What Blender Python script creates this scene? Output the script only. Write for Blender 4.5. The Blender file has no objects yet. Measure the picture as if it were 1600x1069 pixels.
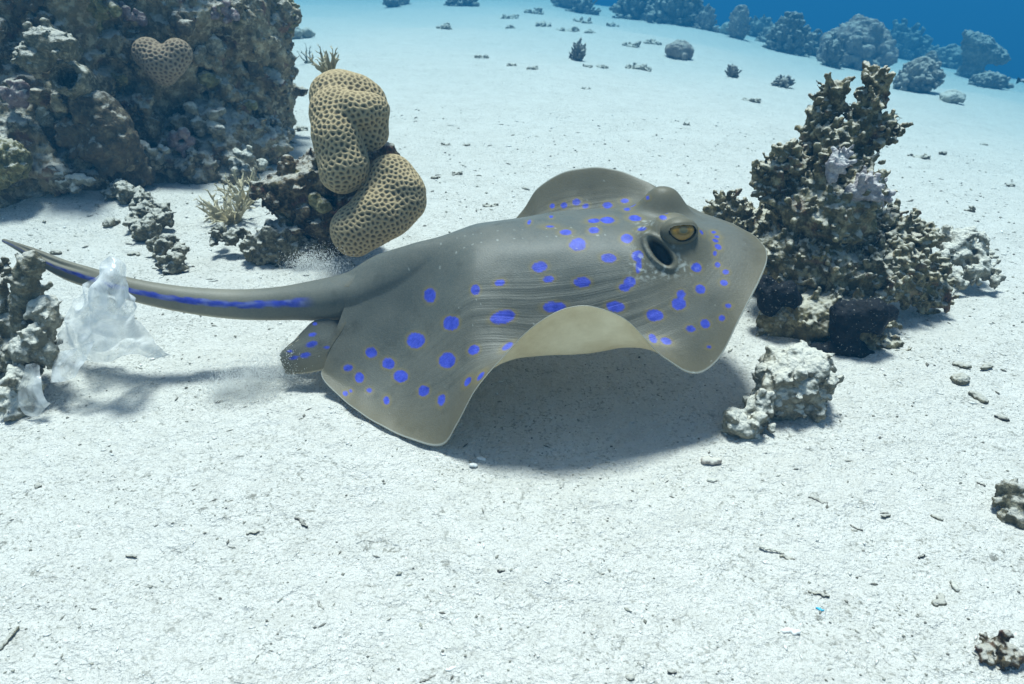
import bpy, math, random
import numpy as np
from mathutils import Vector, Euler

random.seed(7)
RNG = np.random.default_rng(7)
scene = bpy.context.scene
COL = scene.collection
R = math.radians

# ------------------------------------------------------------------ camera
CAM_H, PITCH, LENS = 0.5, R(29.0), 26.0
FPX = 1600.0 * LENS / 36.0
cam_data = bpy.data.cameras.new("camera")
cam_data.lens = LENS
cam_data.sensor_width = 36.0
cam_data.clip_start = 0.02
cam_data.clip_end = 200.0
cam_data.dof.use_dof = True
cam_data.dof.focus_distance = 0.90
cam_data.dof.aperture_fstop = 14.0
camera = bpy.data.objects.new("camera", cam_data)
camera.location = (0, 0, CAM_H)
camera.rotation_euler = (math.pi / 2 - PITCH, 0, 0)
COL.objects.link(camera)
scene.camera = camera

# ------------------------------------------------------------------ light
SUN_EL, SUN_AZ = R(76.0), R(-8.0)      # azimuth measured from +Y (away from the camera) towards +X
world = bpy.data.worlds.new("World")
scene.world = world
world.use_nodes = True
wn = world.node_tree.nodes
wl = world.node_tree.links
sky = wn.new("ShaderNodeTexSky")
sky.sky_type = 'NISHITA'
sky.sun_disc = False
sky.sun_elevation = SUN_EL
sky.sun_rotation = SUN_AZ
tint = wn.new("ShaderNodeMix")
tint.data_type = 'RGBA'
tint.blend_type = 'MULTIPLY'
tint.inputs[0].default_value = 1.0
tint.inputs[7].default_value = (0.92, 1.0, 0.97, 1)     # light that has come down through a few metres of water
wl.new(sky.outputs[0], tint.inputs[6])
wl.new(tint.outputs[2], wn["Background"].inputs[0])
wn["Background"].inputs[1].default_value = 0.10

sun_data = bpy.data.lights.new("sun", 'SUN')
sun_data.energy = 4.5
sun_data.angle = R(11.0)                # softened by the rippled surface overhead
sun_data.color = (0.955, 1.0, 0.985)
sun = bpy.data.objects.new("sun", sun_data)
sd = Vector((math.sin(SUN_AZ) * math.cos(SUN_EL), math.cos(SUN_AZ) * math.cos(SUN_EL), math.sin(SUN_EL)))
sun.rotation_euler = sd.to_track_quat('Z', 'Y').to_euler()
sun.location = (0, 0, 5)
COL.objects.link(sun)

vs = scene.view_settings
vs.view_transform = 'Standard'
vs.look = 'None'
vs.exposure = 0.40
vs.gamma = 1.0
scene.render.engine = 'CYCLES'
scene.cycles.use_denoising = True
scene.cycles.max_bounces = 8
scene.cycles.diffuse_bounces = 4
scene.cycles.transparent_max_bounces = 16
scene.cycles.volume_bounces = 0

# ------------------------------------------------------------------ geometry helpers
CF = np.array([0, math.cos(PITCH), -math.sin(PITCH)])
CU = np.array([0, math.sin(PITCH), math.cos(PITCH)])
CC = np.array([0, 0, CAM_H])


def ray_dir(px, py):
    return CF + np.array([1.0, 0, 0]) * ((px - 800) / FPX) - CU * ((py - 534.5) / FPX)


def at(px, py, y):
    """the point at distance y in front of the camera that the photograph shows at px, py"""
    d = ray_dir(px, py)
    return CC + d * (y / d[1])


def project(P):
    q = P - CC
    dep = q @ CF
    return 800 + FPX * q[:, 0] / dep, 534.5 - FPX * (q @ CU) / dep


_perm = np.random.default_rng(3).permutation(512).astype(np.int64)
_grad = np.random.default_rng(4).normal(size=(512, 3))
_grad /= np.linalg.norm(_grad, axis=1)[:, None]
_grad = _grad.astype(np.float32)


def pnoise(p):
    p = np.asarray(p, dtype=np.float32)
    i = np.floor(p).astype(np.int64)
    f = p - i
    u = f * f * f * (f * (f * 6 - 15) + 10)
    out = np.zeros(len(p), dtype=np.float32)
    for dx in (0, 1):
        hx = _perm[(i[:, 0] + dx) & 511]
        wx = u[:, 0] if dx else 1 - u[:, 0]
        for dy in (0, 1):
            hy = _perm[(hx + i[:, 1] + dy) & 511]
            wy = u[:, 1] if dy else 1 - u[:, 1]
            for dz in (0, 1):
                g = _grad[_perm[(hy + i[:, 2] + dz) & 511]]
                wz = u[:, 2] if dz else 1 - u[:, 2]
                out += wx * wy * wz * (g[:, 0] * (f[:, 0] - dx) + g[:, 1] * (f[:, 1] - dy) + g[:, 2] * (f[:, 2] - dz))
    return out * 1.6


def fbm(p, octaves=4, gain=0.5, lac=2.03):
    p = np.asarray(p, dtype=np.float32)
    a, s = 1.0, np.zeros(len(p), dtype=np.float32)
    for _ in range(octaves):
        s += a * pnoise(p)
        p = p * lac + 17.3
        a *= gain
    return s


def sstep(a, b, x):
    t = np.clip((x - a) / (b - a), 0, 1)
    return t * t * (3 - 2 * t)


def make_mesh(name, V, Q, smooth=True):
    """V (n,3), Q (m,3 or 4) or a list of such arrays"""
    V = np.ascontiguousarray(V, dtype=np.float32)
    Qs = Q if isinstance(Q, list) else [Q]
    Qs = [np.asarray(q, dtype=np.int32) for q in Qs if len(q)]
    me = bpy.data.meshes.new(name)
    me.vertices.add(len(V))
    me.vertices.foreach_set("co", V.ravel())
    loops = np.concatenate([q.ravel() for q in Qs])
    sizes = np.concatenate([np.full(len(q), q.shape[1], dtype=np.int32) for q in Qs])
    starts = np.concatenate([[0], np.cumsum(sizes)[:-1]]).astype(np.int32)
    me.loops.add(len(loops))
    me.loops.foreach_set("vertex_index", loops)
    me.polygons.add(len(sizes))
    me.polygons.foreach_set("loop_start", starts)
    me.polygons.foreach_set("loop_total", sizes)
    if smooth:
        me.polygons.foreach_set("use_smooth", np.ones(len(sizes), dtype=bool))
    me.update(calc_edges=True)
    me.validate()
    return me


def attr(me, name, vals):
    vals = np.ascontiguousarray(vals, dtype=np.float32)
    if vals.ndim == 2:
        a = me.attributes.new(name, 'FLOAT_VECTOR', 'POINT')
        a.data.foreach_set("vector", vals.ravel())
    else:
        a = me.attributes.new(name, 'FLOAT', 'POINT')
        a.data.foreach_set("value", vals)


def normals(V, Q):
    N = np.zeros_like(V)
    a, b, c = V[Q[:, 0]], V[Q[:, 1]], V[Q[:, 2]]
    n = np.cross(b - a, c - a)
    if Q.shape[1] == 4:
        n = n + np.cross(c - a, V[Q[:, 3]] - a)
    for k in range(Q.shape[1]):
        np.add.at(N, Q[:, k], n)
    return N / (np.linalg.norm(N, axis=1)[:, None] + 1e-12)


def link(name, me, mat, parent=None, loc=None, label=None, cat=None, group=None, kind=None):
    o = bpy.data.objects.new(name, me)
    COL.objects.link(o)
    if mat is not None and len(me.materials) == 0:
        me.materials.append(mat)
    if parent is not None:
        o.parent = parent
    if loc is not None:
        o.location = loc
    tag(o, label, cat, group, kind)
    return o


def tag(o, label=None, cat=None, group=None, kind=None):
    if label: o["label"] = label
    if cat: o["category"] = cat
    if group: o["group"] = group
    if kind: o["kind"] = kind


def thing(name, loc, label, cat, group=None):
    o = bpy.data.objects.new(name, None)
    o.empty_display_size = 0.02
    o.location = loc
    COL.objects.link(o)
    tag(o, label, cat, group)
    return o


class Field:
    """signed distance grid: smooth unions of tapered capsules, turned into one skin"""

    def __init__(self, lo, hi, h):
        self.lo, self.h = np.array(lo, float), h
        n = np.ceil((np.array(hi, float) - self.lo) / h).astype(int) + 1
        self.ax = [self.lo[k] + h * np.arange(n[k]) for k in range(3)]
        self.v = np.full(n, 1.0, dtype=np.float32)

    def _box(self, lo, hi):
        s = []
        for k in range(3):
            a = int(max(0, math.floor((lo[k] - self.lo[k]) / self.h)))
            b = int(min(len(self.ax[k]), math.ceil((hi[k] - self.lo[k]) / self.h) + 1))
            if b <= a:
                return None
            s.append(slice(a, b))
        return tuple(s)

    def cap(self, p0, p1, r0, r1, k=0.01, cut=False):
        p0, p1 = np.array(p0, float), np.array(p1, float)
        m = max(r0, r1) + k + 3 * self.h
        s = self._box(np.minimum(p0, p1) - m, np.maximum(p0, p1) + m)
        if s is None:
            return
        X, Y, Z = np.meshgrid(self.ax[0][s[0]], self.ax[1][s[1]], self.ax[2][s[2]], indexing='ij', sparse=True)
        v = p1 - p0
        L2 = float(v @ v) + 1e-12
        t = np.clip(((X - p0[0]) * v[0] + (Y - p0[1]) * v[1] + (Z - p0[2]) * v[2]) / L2, 0, 1)
        d = np.sqrt((X - p0[0] - t * v[0]) ** 2 + (Y - p0[1] - t * v[1]) ** 2 + (Z - p0[2] - t * v[2]) ** 2) - (r0 + t * (r1 - r0))
        self._mix(s, d.astype(np.float32), k, cut)

    def ell(self, c, rad, k=0.01, rot=None, cut=False):
        c, rad = np.array(c, float), np.array(rad, float)
        m = rad.max() + k + 3 * self.h
        s = self._box(c - m, c + m)
        if s is None:
            return
        X, Y, Z = np.meshgrid(self.ax[0][s[0]] - c[0], self.ax[1][s[1]] - c[1], self.ax[2][s[2]] - c[2], indexing='ij')
        if rot is not None:
            M = np.array(Euler(rot).to_matrix()).T
            X, Y, Z = (M[i, 0] * X + M[i, 1] * Y + M[i, 2] * Z for i in range(3))
        q0 = np.sqrt((X / rad[0]) ** 2 + (Y / rad[1]) ** 2 + (Z / rad[2]) ** 2)
        q1 = np.sqrt((X / rad[0] ** 2) ** 2 + (Y / rad[1] ** 2) ** 2 + (Z / rad[2] ** 2) ** 2)
        d = q0 * (q0 - 1) / (q1 + 1e-9)
        self._mix(s, d.astype(np.float32), k, cut)

    def _mix(self, s, d, k, cut):
        a = self.v[s]
        if cut:
            self.v[s] = np.maximum(a, -d)
        elif k > 0:
            hh = np.clip(0.5 + 0.5 * (a - d) / k, 0, 1)
            r = a * (1 - hh) + d * hh - k * hh * (1 - hh)
            self.v[s] = np.where(np.abs(a - d) < k, r, np.minimum(a, d))
        else:
            self.v[s] = np.minimum(a, d)

    def noise(self, amp, scale, octaves=4, gain=0.5, seed=0.0, squash=None):
        I = np.argwhere(np.abs(self.v) < amp * 1.7 + 2 * self.h)
        P = (self.lo + I * self.h)
        if squash is not None:
            P = P * np.array(squash)
        n = fbm(P * scale + seed, octaves, gain)
        self.v[I[:, 0], I[:, 1], I[:, 2]] += (amp * n).astype(np.float32)

    def skin(self, main_only=False):
        v = self.v
        v[0], v[-1], v[:, 0], v[:, -1], v[:, :, 0], v[:, :, -1] = 1, 1, 1, 1, 1, 1
        ins = v < 0
        cnt = np.zeros(np.array(v.shape) - 1, dtype=np.int8)
        for dx in (0, 1):
            for dy in (0, 1):
                for dz in (0, 1):
                    cnt += ins[dx:v.shape[0] - 1 + dx, dy:v.shape[1] - 1 + dy, dz:v.shape[2] - 1 + dz]
        act = (cnt > 0) & (cnt < 8)
        C = np.argwhere(act)
        idx = np.full(act.shape, -1, dtype=np.int32)
        idx[act] = np.arange(len(C))
        acc = np.zeros((len(C), 3))
        num = np.zeros(len(C))
        corners = [(a, b, c) for a in (0, 1) for b in (0, 1) for c in (0, 1)]
        for a in corners:
            for ax in range(3):
                if a[ax]:
                    continue
                b = list(a); b[ax] = 1
                va = v[C[:, 0] + a[0], C[:, 1] + a[1], C[:, 2] + a[2]]
                vb = v[C[:, 0] + b[0], C[:, 1] + b[1], C[:, 2] + b[2]]
                m = (va < 0) != (vb < 0)
                t = va / (va - vb + 1e-20)
                t = np.clip(t, 0, 1)
                for k in range(3):
                    acc[m, k] += (a[k] + (t[m] if k == ax else 0))
                num[m] += 1
        V = self.lo + (C + acc / num[:, None]) * self.h
        quads = []
        for ax in range(3):
            o1, o2 = (ax + 1) % 3, (ax + 2) % 3
            sl0 = [slice(None)] * 3; sl1 = [slice(None)] * 3
            sl0[ax] = slice(0, -1); sl1[ax] = slice(1, None)
            A, B = ins[tuple(sl0)], ins[tuple(sl1)]
            E = np.argwhere(A != B)
            E = E[(E[:, o1] > 0) & (E[:, o2] > 0) & (E[:, o1] < v.shape[o1] - 1) & (E[:, o2] < v.shape[o2] - 1)]
            fl = A[E[:, 0], E[:, 1], E[:, 2]]
            def cell(d1, d2):
                c = E.copy(); c[:, o1] -= d1; c[:, o2] -= d2
                return idx[c[:, 0], c[:, 1], c[:, 2]]
            q = np.stack([cell(1, 1), cell(0, 1), cell(0, 0), cell(1, 0)], axis=1)
            q[~fl] = q[~fl][:, ::-1]
            quads.append(q)
        Q = np.concatenate(quads)
        Q = Q[(Q >= 0).all(axis=1)]
        if not main_only:
            return V, Q
        lab = np.arange(len(V))
        for _ in range(400):
            m = lab[Q].min(axis=1)
            new = lab.copy()
            for k in range(4):
                np.minimum.at(new, Q[:, k], m)
            new = np.minimum(new, new[new])
            if (new == lab).all():
                break
            lab = new
        u, n = np.unique(lab, return_counts=True)
        keep = np.isin(lab, u[n > .25 * n.max()])
        re = np.cumsum(keep) - 1
        return V[keep], re[Q[keep[Q[:, 0]]]]


# ------------------------------------------------------------------ material helpers
class Mat:
    def __init__(self, name):
        self.m = bpy.data.materials.new(name)
        self.m.use_nodes = True
        self.t = self.m.node_tree
        self.b = self.t.nodes["Principled BSDF"]
        self.b.inputs["Roughness"].default_value = 0.8
        self.b.inputs["Specular IOR Level"].default_value = 0.2

    def n(self, kind, **kw):
        nd = self.t.nodes.new("ShaderNode" + kind)
        for k, val in kw.items():
            setattr(nd, k, val)
        return nd

    def set(self, sock, val):
        if isinstance(val, bpy.types.NodeSocket):
            self.t.links.new(val, sock)
        else:
            sock.default_value = val

    def pos(self):
        return self.n("NewGeometry").outputs["Position"]

    def obj(self):
        return self.n("TexCoord").outputs["Object"]

    def noise(self, scale, detail=4.0, rough=0.55, vec=None, dist=0.0):
        nd = self.n("TexNoise")
        self.set(nd.inputs["Vector"], vec if vec is not None else self.obj())
        nd.inputs["Scale"].default_value = scale
        nd.inputs["Detail"].default_value = detail
        nd.inputs["Roughness"].default_value = rough
        nd.inputs["Distortion"].default_value = dist
        return nd.outputs["Fac"]

    def voro(self, scale, feature='F1', vec=None, rnd=1.0, out="Distance"):
        nd = self.n("TexVoronoi")
        nd.feature = feature
        self.set(nd.inputs["Vector"], vec if vec is not None else self.obj())
        nd.inputs["Scale"].default_value = scale
        nd.inputs["Randomness"].default_value = rnd
        return nd.outputs[out]

    def ramp(self, fac, stops):
        nd = self.n("ValToRGB")
        cr = nd.color_ramp
        while len(cr.elements) < len(stops):
            cr.elements.new(0.5)
        for e, (p, c) in zip(cr.elements, stops):
            e.position = p
            e.color = (c, c, c, 1) if isinstance(c, (int, float)) else (*c, 1)
        self.set(nd.inputs[0], fac)
        return nd.outputs["Color"]

    def mix(self, fac, a, b, mode='MIX'):
        nd = self.n("Mix")
        nd.data_type = 'RGBA'
        nd.blend_type = mode
        self.set(nd.inputs[0], fac)
        self.set(nd.inputs[6], (*a, 1) if isinstance(a, tuple) else a)
        self.set(nd.inputs[7], (*b, 1) if isinstance(b, tuple) else b)
        return nd.outputs[2]

    def math(self, op, a, b=0.0, c=0.0):
        nd = self.n("Math")
        nd.operation = op
        self.set(nd.inputs[0], a)
        self.set(nd.inputs[1], b)
        self.set(nd.inputs[2], c)
        return nd.outputs[0]

    def attr(self, name, vec=False):
        nd = self.n("Attribute")
        nd.attribute_name = name
        return nd.outputs["Vector" if vec else "Fac"]

    def scaled(self, vec, s):
        nd = self.n("VectorMath")
        nd.operation = 'MULTIPLY'
        self.set(nd.inputs[0], vec)
        nd.inputs[1].default_value = s
        return nd.outputs[0]

    def upness(self):
        nd = self.n("NewGeometry")
        sp = self.n("SeparateXYZ")
        self.t.links.new(nd.outputs["Normal"], sp.inputs[0])
        return sp.outputs["Z"]

    def color(self, c):
        self.set(self.b.inputs["Base Color"], (*c, 1) if isinstance(c, tuple) else c)

    def bump(self, height, dist, strength=1.0, prev=None):
        nd = self.n("Bump")
        nd.inputs["Strength"].default_value = strength
        nd.inputs["Distance"].default_value = dist
        self.set(nd.inputs["Height"], height)
        if prev is not None:
            self.set(nd.inputs["Normal"], prev)
        self.set(self.b.inputs["Normal"], nd.outputs[0])
        return nd.outputs[0]


# ------------------------------------------------------------------ the seabed
def ground_z(x, y, fine=True):
    x = np.atleast_1d(np.asarray(x, float)); y = np.atleast_1d(np.asarray(y, float))
    sp = 0.25
    slope = -0.15 * sp * np.log1p(np.exp(np.clip((x - 0.45) / sp, -30, 30)))
    far = np.clip(y - 0.9, 0, 60)
    z = slope * (1 - np.exp(-far * 1.2))
    z -= 0.038 * np.log1p(np.exp(np.clip((y - 1.9) / 0.3, -30, 60))) * 0.3
    # beyond the reef the bottom falls away to the right
    u = y + 0.35 * x
    z -= 0.30 * np.clip(u - 15.0, 0, 60) * sstep(-1.0, 3.0, x)
    z -= 0.02 * np.clip(y - 16.0, 0, 60)
    P = np.stack([x, y, np.zeros_like(x)], 1)
    z += 0.010 * pnoise(P * 2.1 + 3.0) * sstep(0.3, 1.5, y)
    z += 0.05 * pnoise(P * 0.7 + 9.0) * sstep(2.0, 4.5, y)
    z += 0.006 * pnoise(P * 5.0 + 5.0)
    # the sand heaped against the big reef block
    z += 0.035 * np.exp(-(((x + 0.98) / 0.22) ** 2 + ((y - 1.50) / 0.14) ** 2))
    if fine:
        z += 0.0032 * pnoise(P * 15.0 + 1.0) + 0.0017 * pnoise(P * 44.0) + 0.0010 * pnoise(P * 105.0 + 4.0)
    return z


def ground_at(px, py):
    d = ray_dir(px, py)
    ts = np.geomspace(0.3, 60, 900)
    Pt = CC + ts[:, None] * d
    g = ground_z(Pt[:, 0], Pt[:, 1], False) - Pt[:, 2]
    k = np.argmax(g > 0)
    if g[k] <= 0:
        k = len(ts) - 1
    if k == 0:
        return Pt[0]
    t = ts[k - 1] + (ts[k] - ts[k - 1]) * (-g[k - 1]) / (g[k] - g[k - 1])
    p = CC + t * d
    p[2] = ground_z(p[0], p[1], False)[0]
    return p


def depth_scale(p):
    """metres per photograph pixel at p"""
    return float((np.asarray(p) - CC) @ CF) / FPX


def build_seabed():
    ys = [-0.6]
    while ys[-1] < 70:
        ys.append(ys[-1] + max(0.0036, 0.0052 * max(0.35, ys[-1]) ** 1.25) if ys[-1] > 0.3 else ys[-1] + 0.012)
    ys = np.array(ys)
    nx = 640
    u = np.linspace(-1, 1, nx)
    u = u * (0.72 + 0.28 * u * u)
    X = u[None, :] * (0.75 + 1.05 * np.clip(ys, 0, None))[:, None]
    Y = np.repeat(ys[:, None], nx, 1)
    Z = ground_z(X.ravel(), Y.ravel())
    V = np.stack([X.ravel(), Y.ravel(), Z], 1)
    ny = len(ys)
    I = np.arange(ny * nx).reshape(ny, nx)
    Q = np.stack([I[:-1, :-1].ravel(), I[:-1, 1:].ravel(), I[1:, 1:].ravel(), I[1:, :-1].ravel()], 1)
    me = make_mesh("seabed", V, Q)
    M = Mat("sand")
    P = M.pos()
    base = M.mix(M.noise(9.0, 3, vec=P), (0.64, 0.615, 0.555), (0.73, 0.71, 0.65))
    base = M.mix(M.math('MULTIPLY', M.ramp(M.noise(34.0, 5, 0.65, vec=P), [(0.45, 0.0), (0.68, 1.0)]), 0.36), base, (0.50, 0.48, 0.42))
    # darker grains and bits, patchily spread
    patch = M.ramp(M.noise(11.0, 4, 0.65, vec=P), [(0.38, 0.0), (0.64, 1.0)])
    sp1 = M.ramp(M.noise(250.0, 2, 0.6, vec=P), [(0.56, 0.0), (0.66, 1.0)])
    sp2 = M.ramp(M.noise(95.0, 4, 0.68, vec=P, dist=1.2), [(0.585, 0.0), (0.68, 1.0)])
    s1 = M.math('MULTIPLY', sp1, M.math('MULTIPLY_ADD', patch, 0.62, 0.26))
    s2 = M.math('MULTIPLY', sp2, M.math('MULTIPLY_ADD', patch, 0.80, 0.18))
    c = M.mix(s1, base, (0.29, 0.28, 0.235))
    c = M.mix(s2, c, (0.22, 0.212, 0.175))
    wh = M.ramp(M.noise(240.0, 2, 0.5, vec=M.scaled(P, (1.0, 1.0, 1.3))), [(0.66, 0.0), (0.72, 1.0)])
    c = M.mix(M.math('MULTIPLY', wh, 0.7), c, (0.88, 0.87, 0.82))
    M.color(c)
    M.b.inputs["Roughness"].default_value = 0.9
    hgt = M.math('ADD', M.math('MULTIPLY', M.noise(85.0, 4, 0.65, vec=P), 1.0), M.math('MULTIPLY', M.noise(360.0, 3, 0.6, vec=P), 0.45))
    M.bump(hgt, 0.011, 0.9)
    link("seabed", me, M.m, kind="structure")


build_seabed()

# ------------------------------------------------------------------ the water: one even volume round everything
def build_haze():
    lo, hi = np.array([-80.0, -3.0, -60.0]), np.array([84.0, 74.0, 0.95])
    V = np.array([[x, y, z] for x in (lo[0], hi[0]) for y in (lo[1], hi[1]) for z in (lo[2], hi[2])])
    Q = [[0, 1, 3, 2], [4, 6, 7, 5], [0, 4, 5, 1], [2, 3, 7, 6], [0, 2, 6, 4], [1, 5, 7, 3]]
    me = make_mesh("haze", V, np.array(Q), smooth=False)
    m = bpy.data.materials.new("sea_water")
    m.use_nodes = True
    nt = m.node_tree
    nt.nodes.remove(nt.nodes["Principled BSDF"])
    pv = nt.nodes.new("ShaderNodeVolumePrincipled")
    pv.inputs["Color"].default_value = (0.026, 0.172, 0.335, 1)
    pv.inputs["Absorption Color"].default_value = (0.0, 0.22, 0.46, 1)
    pv.inputs["Density"].default_value = 0.138
    nt.links.new(pv.outputs[0], nt.nodes["Material Output"].inputs["Volume"])
    link("haze", me, m, kind="stuff", label="clear blue sea water fading the far reef to blue", cat="sea water")

# ------------------------------------------------------------------ the stingray
def catmull(P, n):
    P = np.asarray(P, float)
    seg = np.linalg.norm(np.diff(P[:, :3], axis=0), axis=1) ** 0.5
    t = np.concatenate([[0], np.cumsum(seg)])
    tt = np.linspace(0, t[-1], n * 8)
    out = np.zeros((len(tt), P.shape[1]))
    m = np.zeros_like(P)
    m[1:-1] = (P[2:] - P[:-2]) / (t[2:] - t[:-2])[:, None]
    m[0] = (P[1] - P[0]) / (t[1] - t[0]); m[-1] = (P[-1] - P[-2]) / (t[-1] - t[-2])
    k = np.clip(np.searchsorted(t, tt, side='right') - 1, 0, len(t) - 2)
    h = (t[k + 1] - t[k]); s = (tt - t[k]) / h
    s2, s3 = s * s, s ** 3
    out = ((2 * s3 - 3 * s2 + 1)[:, None] * P[k] + ((s3 - 2 * s2 + s) * h)[:, None] * m[k]
           + (-2 * s3 + 3 * s2)[:, None] * P[k + 1] + ((s3 - s2) * h)[:, None] * m[k + 1])
    L = np.concatenate([[0], np.cumsum(np.linalg.norm(np.diff(out[:, :3], axis=0), axis=1))])
    li = np.linspace(0, L[-1], n)
    return np.stack([np.interp(li, L, out[:, c]) for c in range(out.shape[1])], 1)


MIDY = 0.852
# the fin margin from the near rear corner round the snout to the far rear corner: px, py, distance, trough depth
MARGIN = [(500, 491, .829, 0), (535, 507, .825, 0), (566, 526, .818, -.006), (538, 556, .797, -.004), (502, 582, .772, 0), (528, 617, .745, 0), (580, 656, .700, 0), (640, 686, .668, 0),
          (688, 696, .655, 0), (712, 666, .652, -.012), (742, 610, .650, -.030), (782, 562, .650, -.050),
          (842, 503, .653, -.078), (912, 477, .660, -.090), (975, 498, .667, -.074), (1040, 560, .676, -.030),
          (1088, 584, .684, .004), (1122, 562, .696, .006), (1155, 500, .720, .0), (1186, 440, .758, 0),
          (1198, 406, .796, 0), (1186, 378, .847, 0), (1150, 353, .90, 0), (1100, 333, .943, 0),
          (1055, 311, .971, -.006), (1010, 284, 1.000, -.02), (965, 266, 1.022, -.035), (928, 261, 1.035, -.045), (880, 269, 1.045, -.045),
          (840, 294, 1.053, -.04), (813, 333, 1.057, -.03)]
SPINE = [(470, 456), (490, 451), (520, 441), (560, 423), (600, 404), (650, 383), (700, 367), (750, 357), (800, 353), (850, 351), (900, 349),
         (950, 346), (1000, 343), (1050, 346), (1100, 357), (1150, 370)]
SPINE = catmull(np.array([at(a, b, MIDY) for a, b in SPINE]), 120)
_k = np.ones(13) / 13
SPINE[:, 2] = np.convolve(np.pad(SPINE[:, 2], 6, mode='reflect', reflect_type='odd'), _k, mode='valid')


def spine_z(x):
    return np.interp(x, SPINE[:, 0], SPINE[:, 2])


# blue spots: px, py, half width, half height, tilt in degrees
SPOTS = [(903, 382, 13, 10, 0), (951, 403, 12, 7, 5), (979, 373, 9, 7, 0), (928, 360, 8, 5, 0), (949, 344, 11, 5, 3), (928, 345, 9, 3.5, -5),
         (884, 363, 9, 4.5, 0), (992, 341, 10, 4.5, 5), (1003, 358, 7, 3, -8), (1036, 340, 6, 3.5, 10), (1040, 331, 4, 3, 20),
         (859, 354, 6, 1.6, 0), (843, 417, 12, 8, -8), (857, 436, 8, 5, -5), (910, 441, 13, 8, 0), (866, 480, 18, 8, -3),
         (785, 496, 19, 10, -14), (781, 442, 8, 5, -8), (743, 453, 7, 8, 0), (672, 462, 9, 11, 0), (705, 505, 13, 11, 0), (650, 532, 14, 12, 0),
         (699, 563, 13, 11.5, -20), (740, 547, 9, 7, -30), (580, 551, 9, 8, 0), (607, 568, 10, 8.5, 0), (626, 588, 11, 9.5, 0),
         (562, 590, 7, 8, 0), (544, 575, 7, 5, -15), (540, 615, 4, 4, 0), (548, 611, 2.5, 2.5, 0), (577, 610, 4, 3.5, 0), (604, 626, 4.5, 6.5, 0),
         (662, 611, 8, 9, 30), (690, 625, 5.5, 9, 15), (731, 596, 4, 8, 35), (751, 588, 3, 8, 40), (793, 541, 4, 10, 55),
         (962, 479, 14, 8, 5), (1023, 493, 13, 9, 5), (1061, 475, 11, 9.5, 0), (1064, 460, 7, 6.5, 0), (1094, 452, 8, 7, 30), (1088, 418, 8, 7, 15),
         (1131, 442, 6, 4.5, 10), (1134, 425, 5, 4, 10), (1121, 414, 4.5, 4, 10), (1117, 396, 3, 4, 0), (1122, 386, 6, 4, 30), (1118, 376, 5, 2.5, 20),
         (1120, 370, 4, 2, 10), (1115, 363, 3.5, 2, 0), (1096, 363, 2, 4, -35), (1138, 478, 5, 3.5, 10), (1128, 497, 5, 4.5, 10), (1102, 506, 7.5, 6.5, 20), (1079, 514, 7, 5, 15),
         (1041, 533, 9, 5, 20), (1108, 542, 3.5, 2.5, 10), (1020, 529, 5, 8, -35), (984, 441, 10, 8, -25), (976, 449, 9, 6, 0), (996, 400, 9, 8, 0), (998, 416, 4.5, 12, 8),
         (901, 316, 6.5, 5, -10), (881, 321, 5, 4.5, -40), (863, 322, 4, 3.5, -40), (915, 322, 5, 3.5, -20), (949, 321, 7, 5, 0), (976, 314, 6, 3.5, 0),
         (861, 338, 3, 3, 0), (827, 347, 2.5, 4, 30), (988, 321, 5, 2, -20), (980, 327, 5, 2.5, 0), (1012, 309, 3, 3, 0),
         (535, 470, 2.5, 2, 0)]


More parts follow.
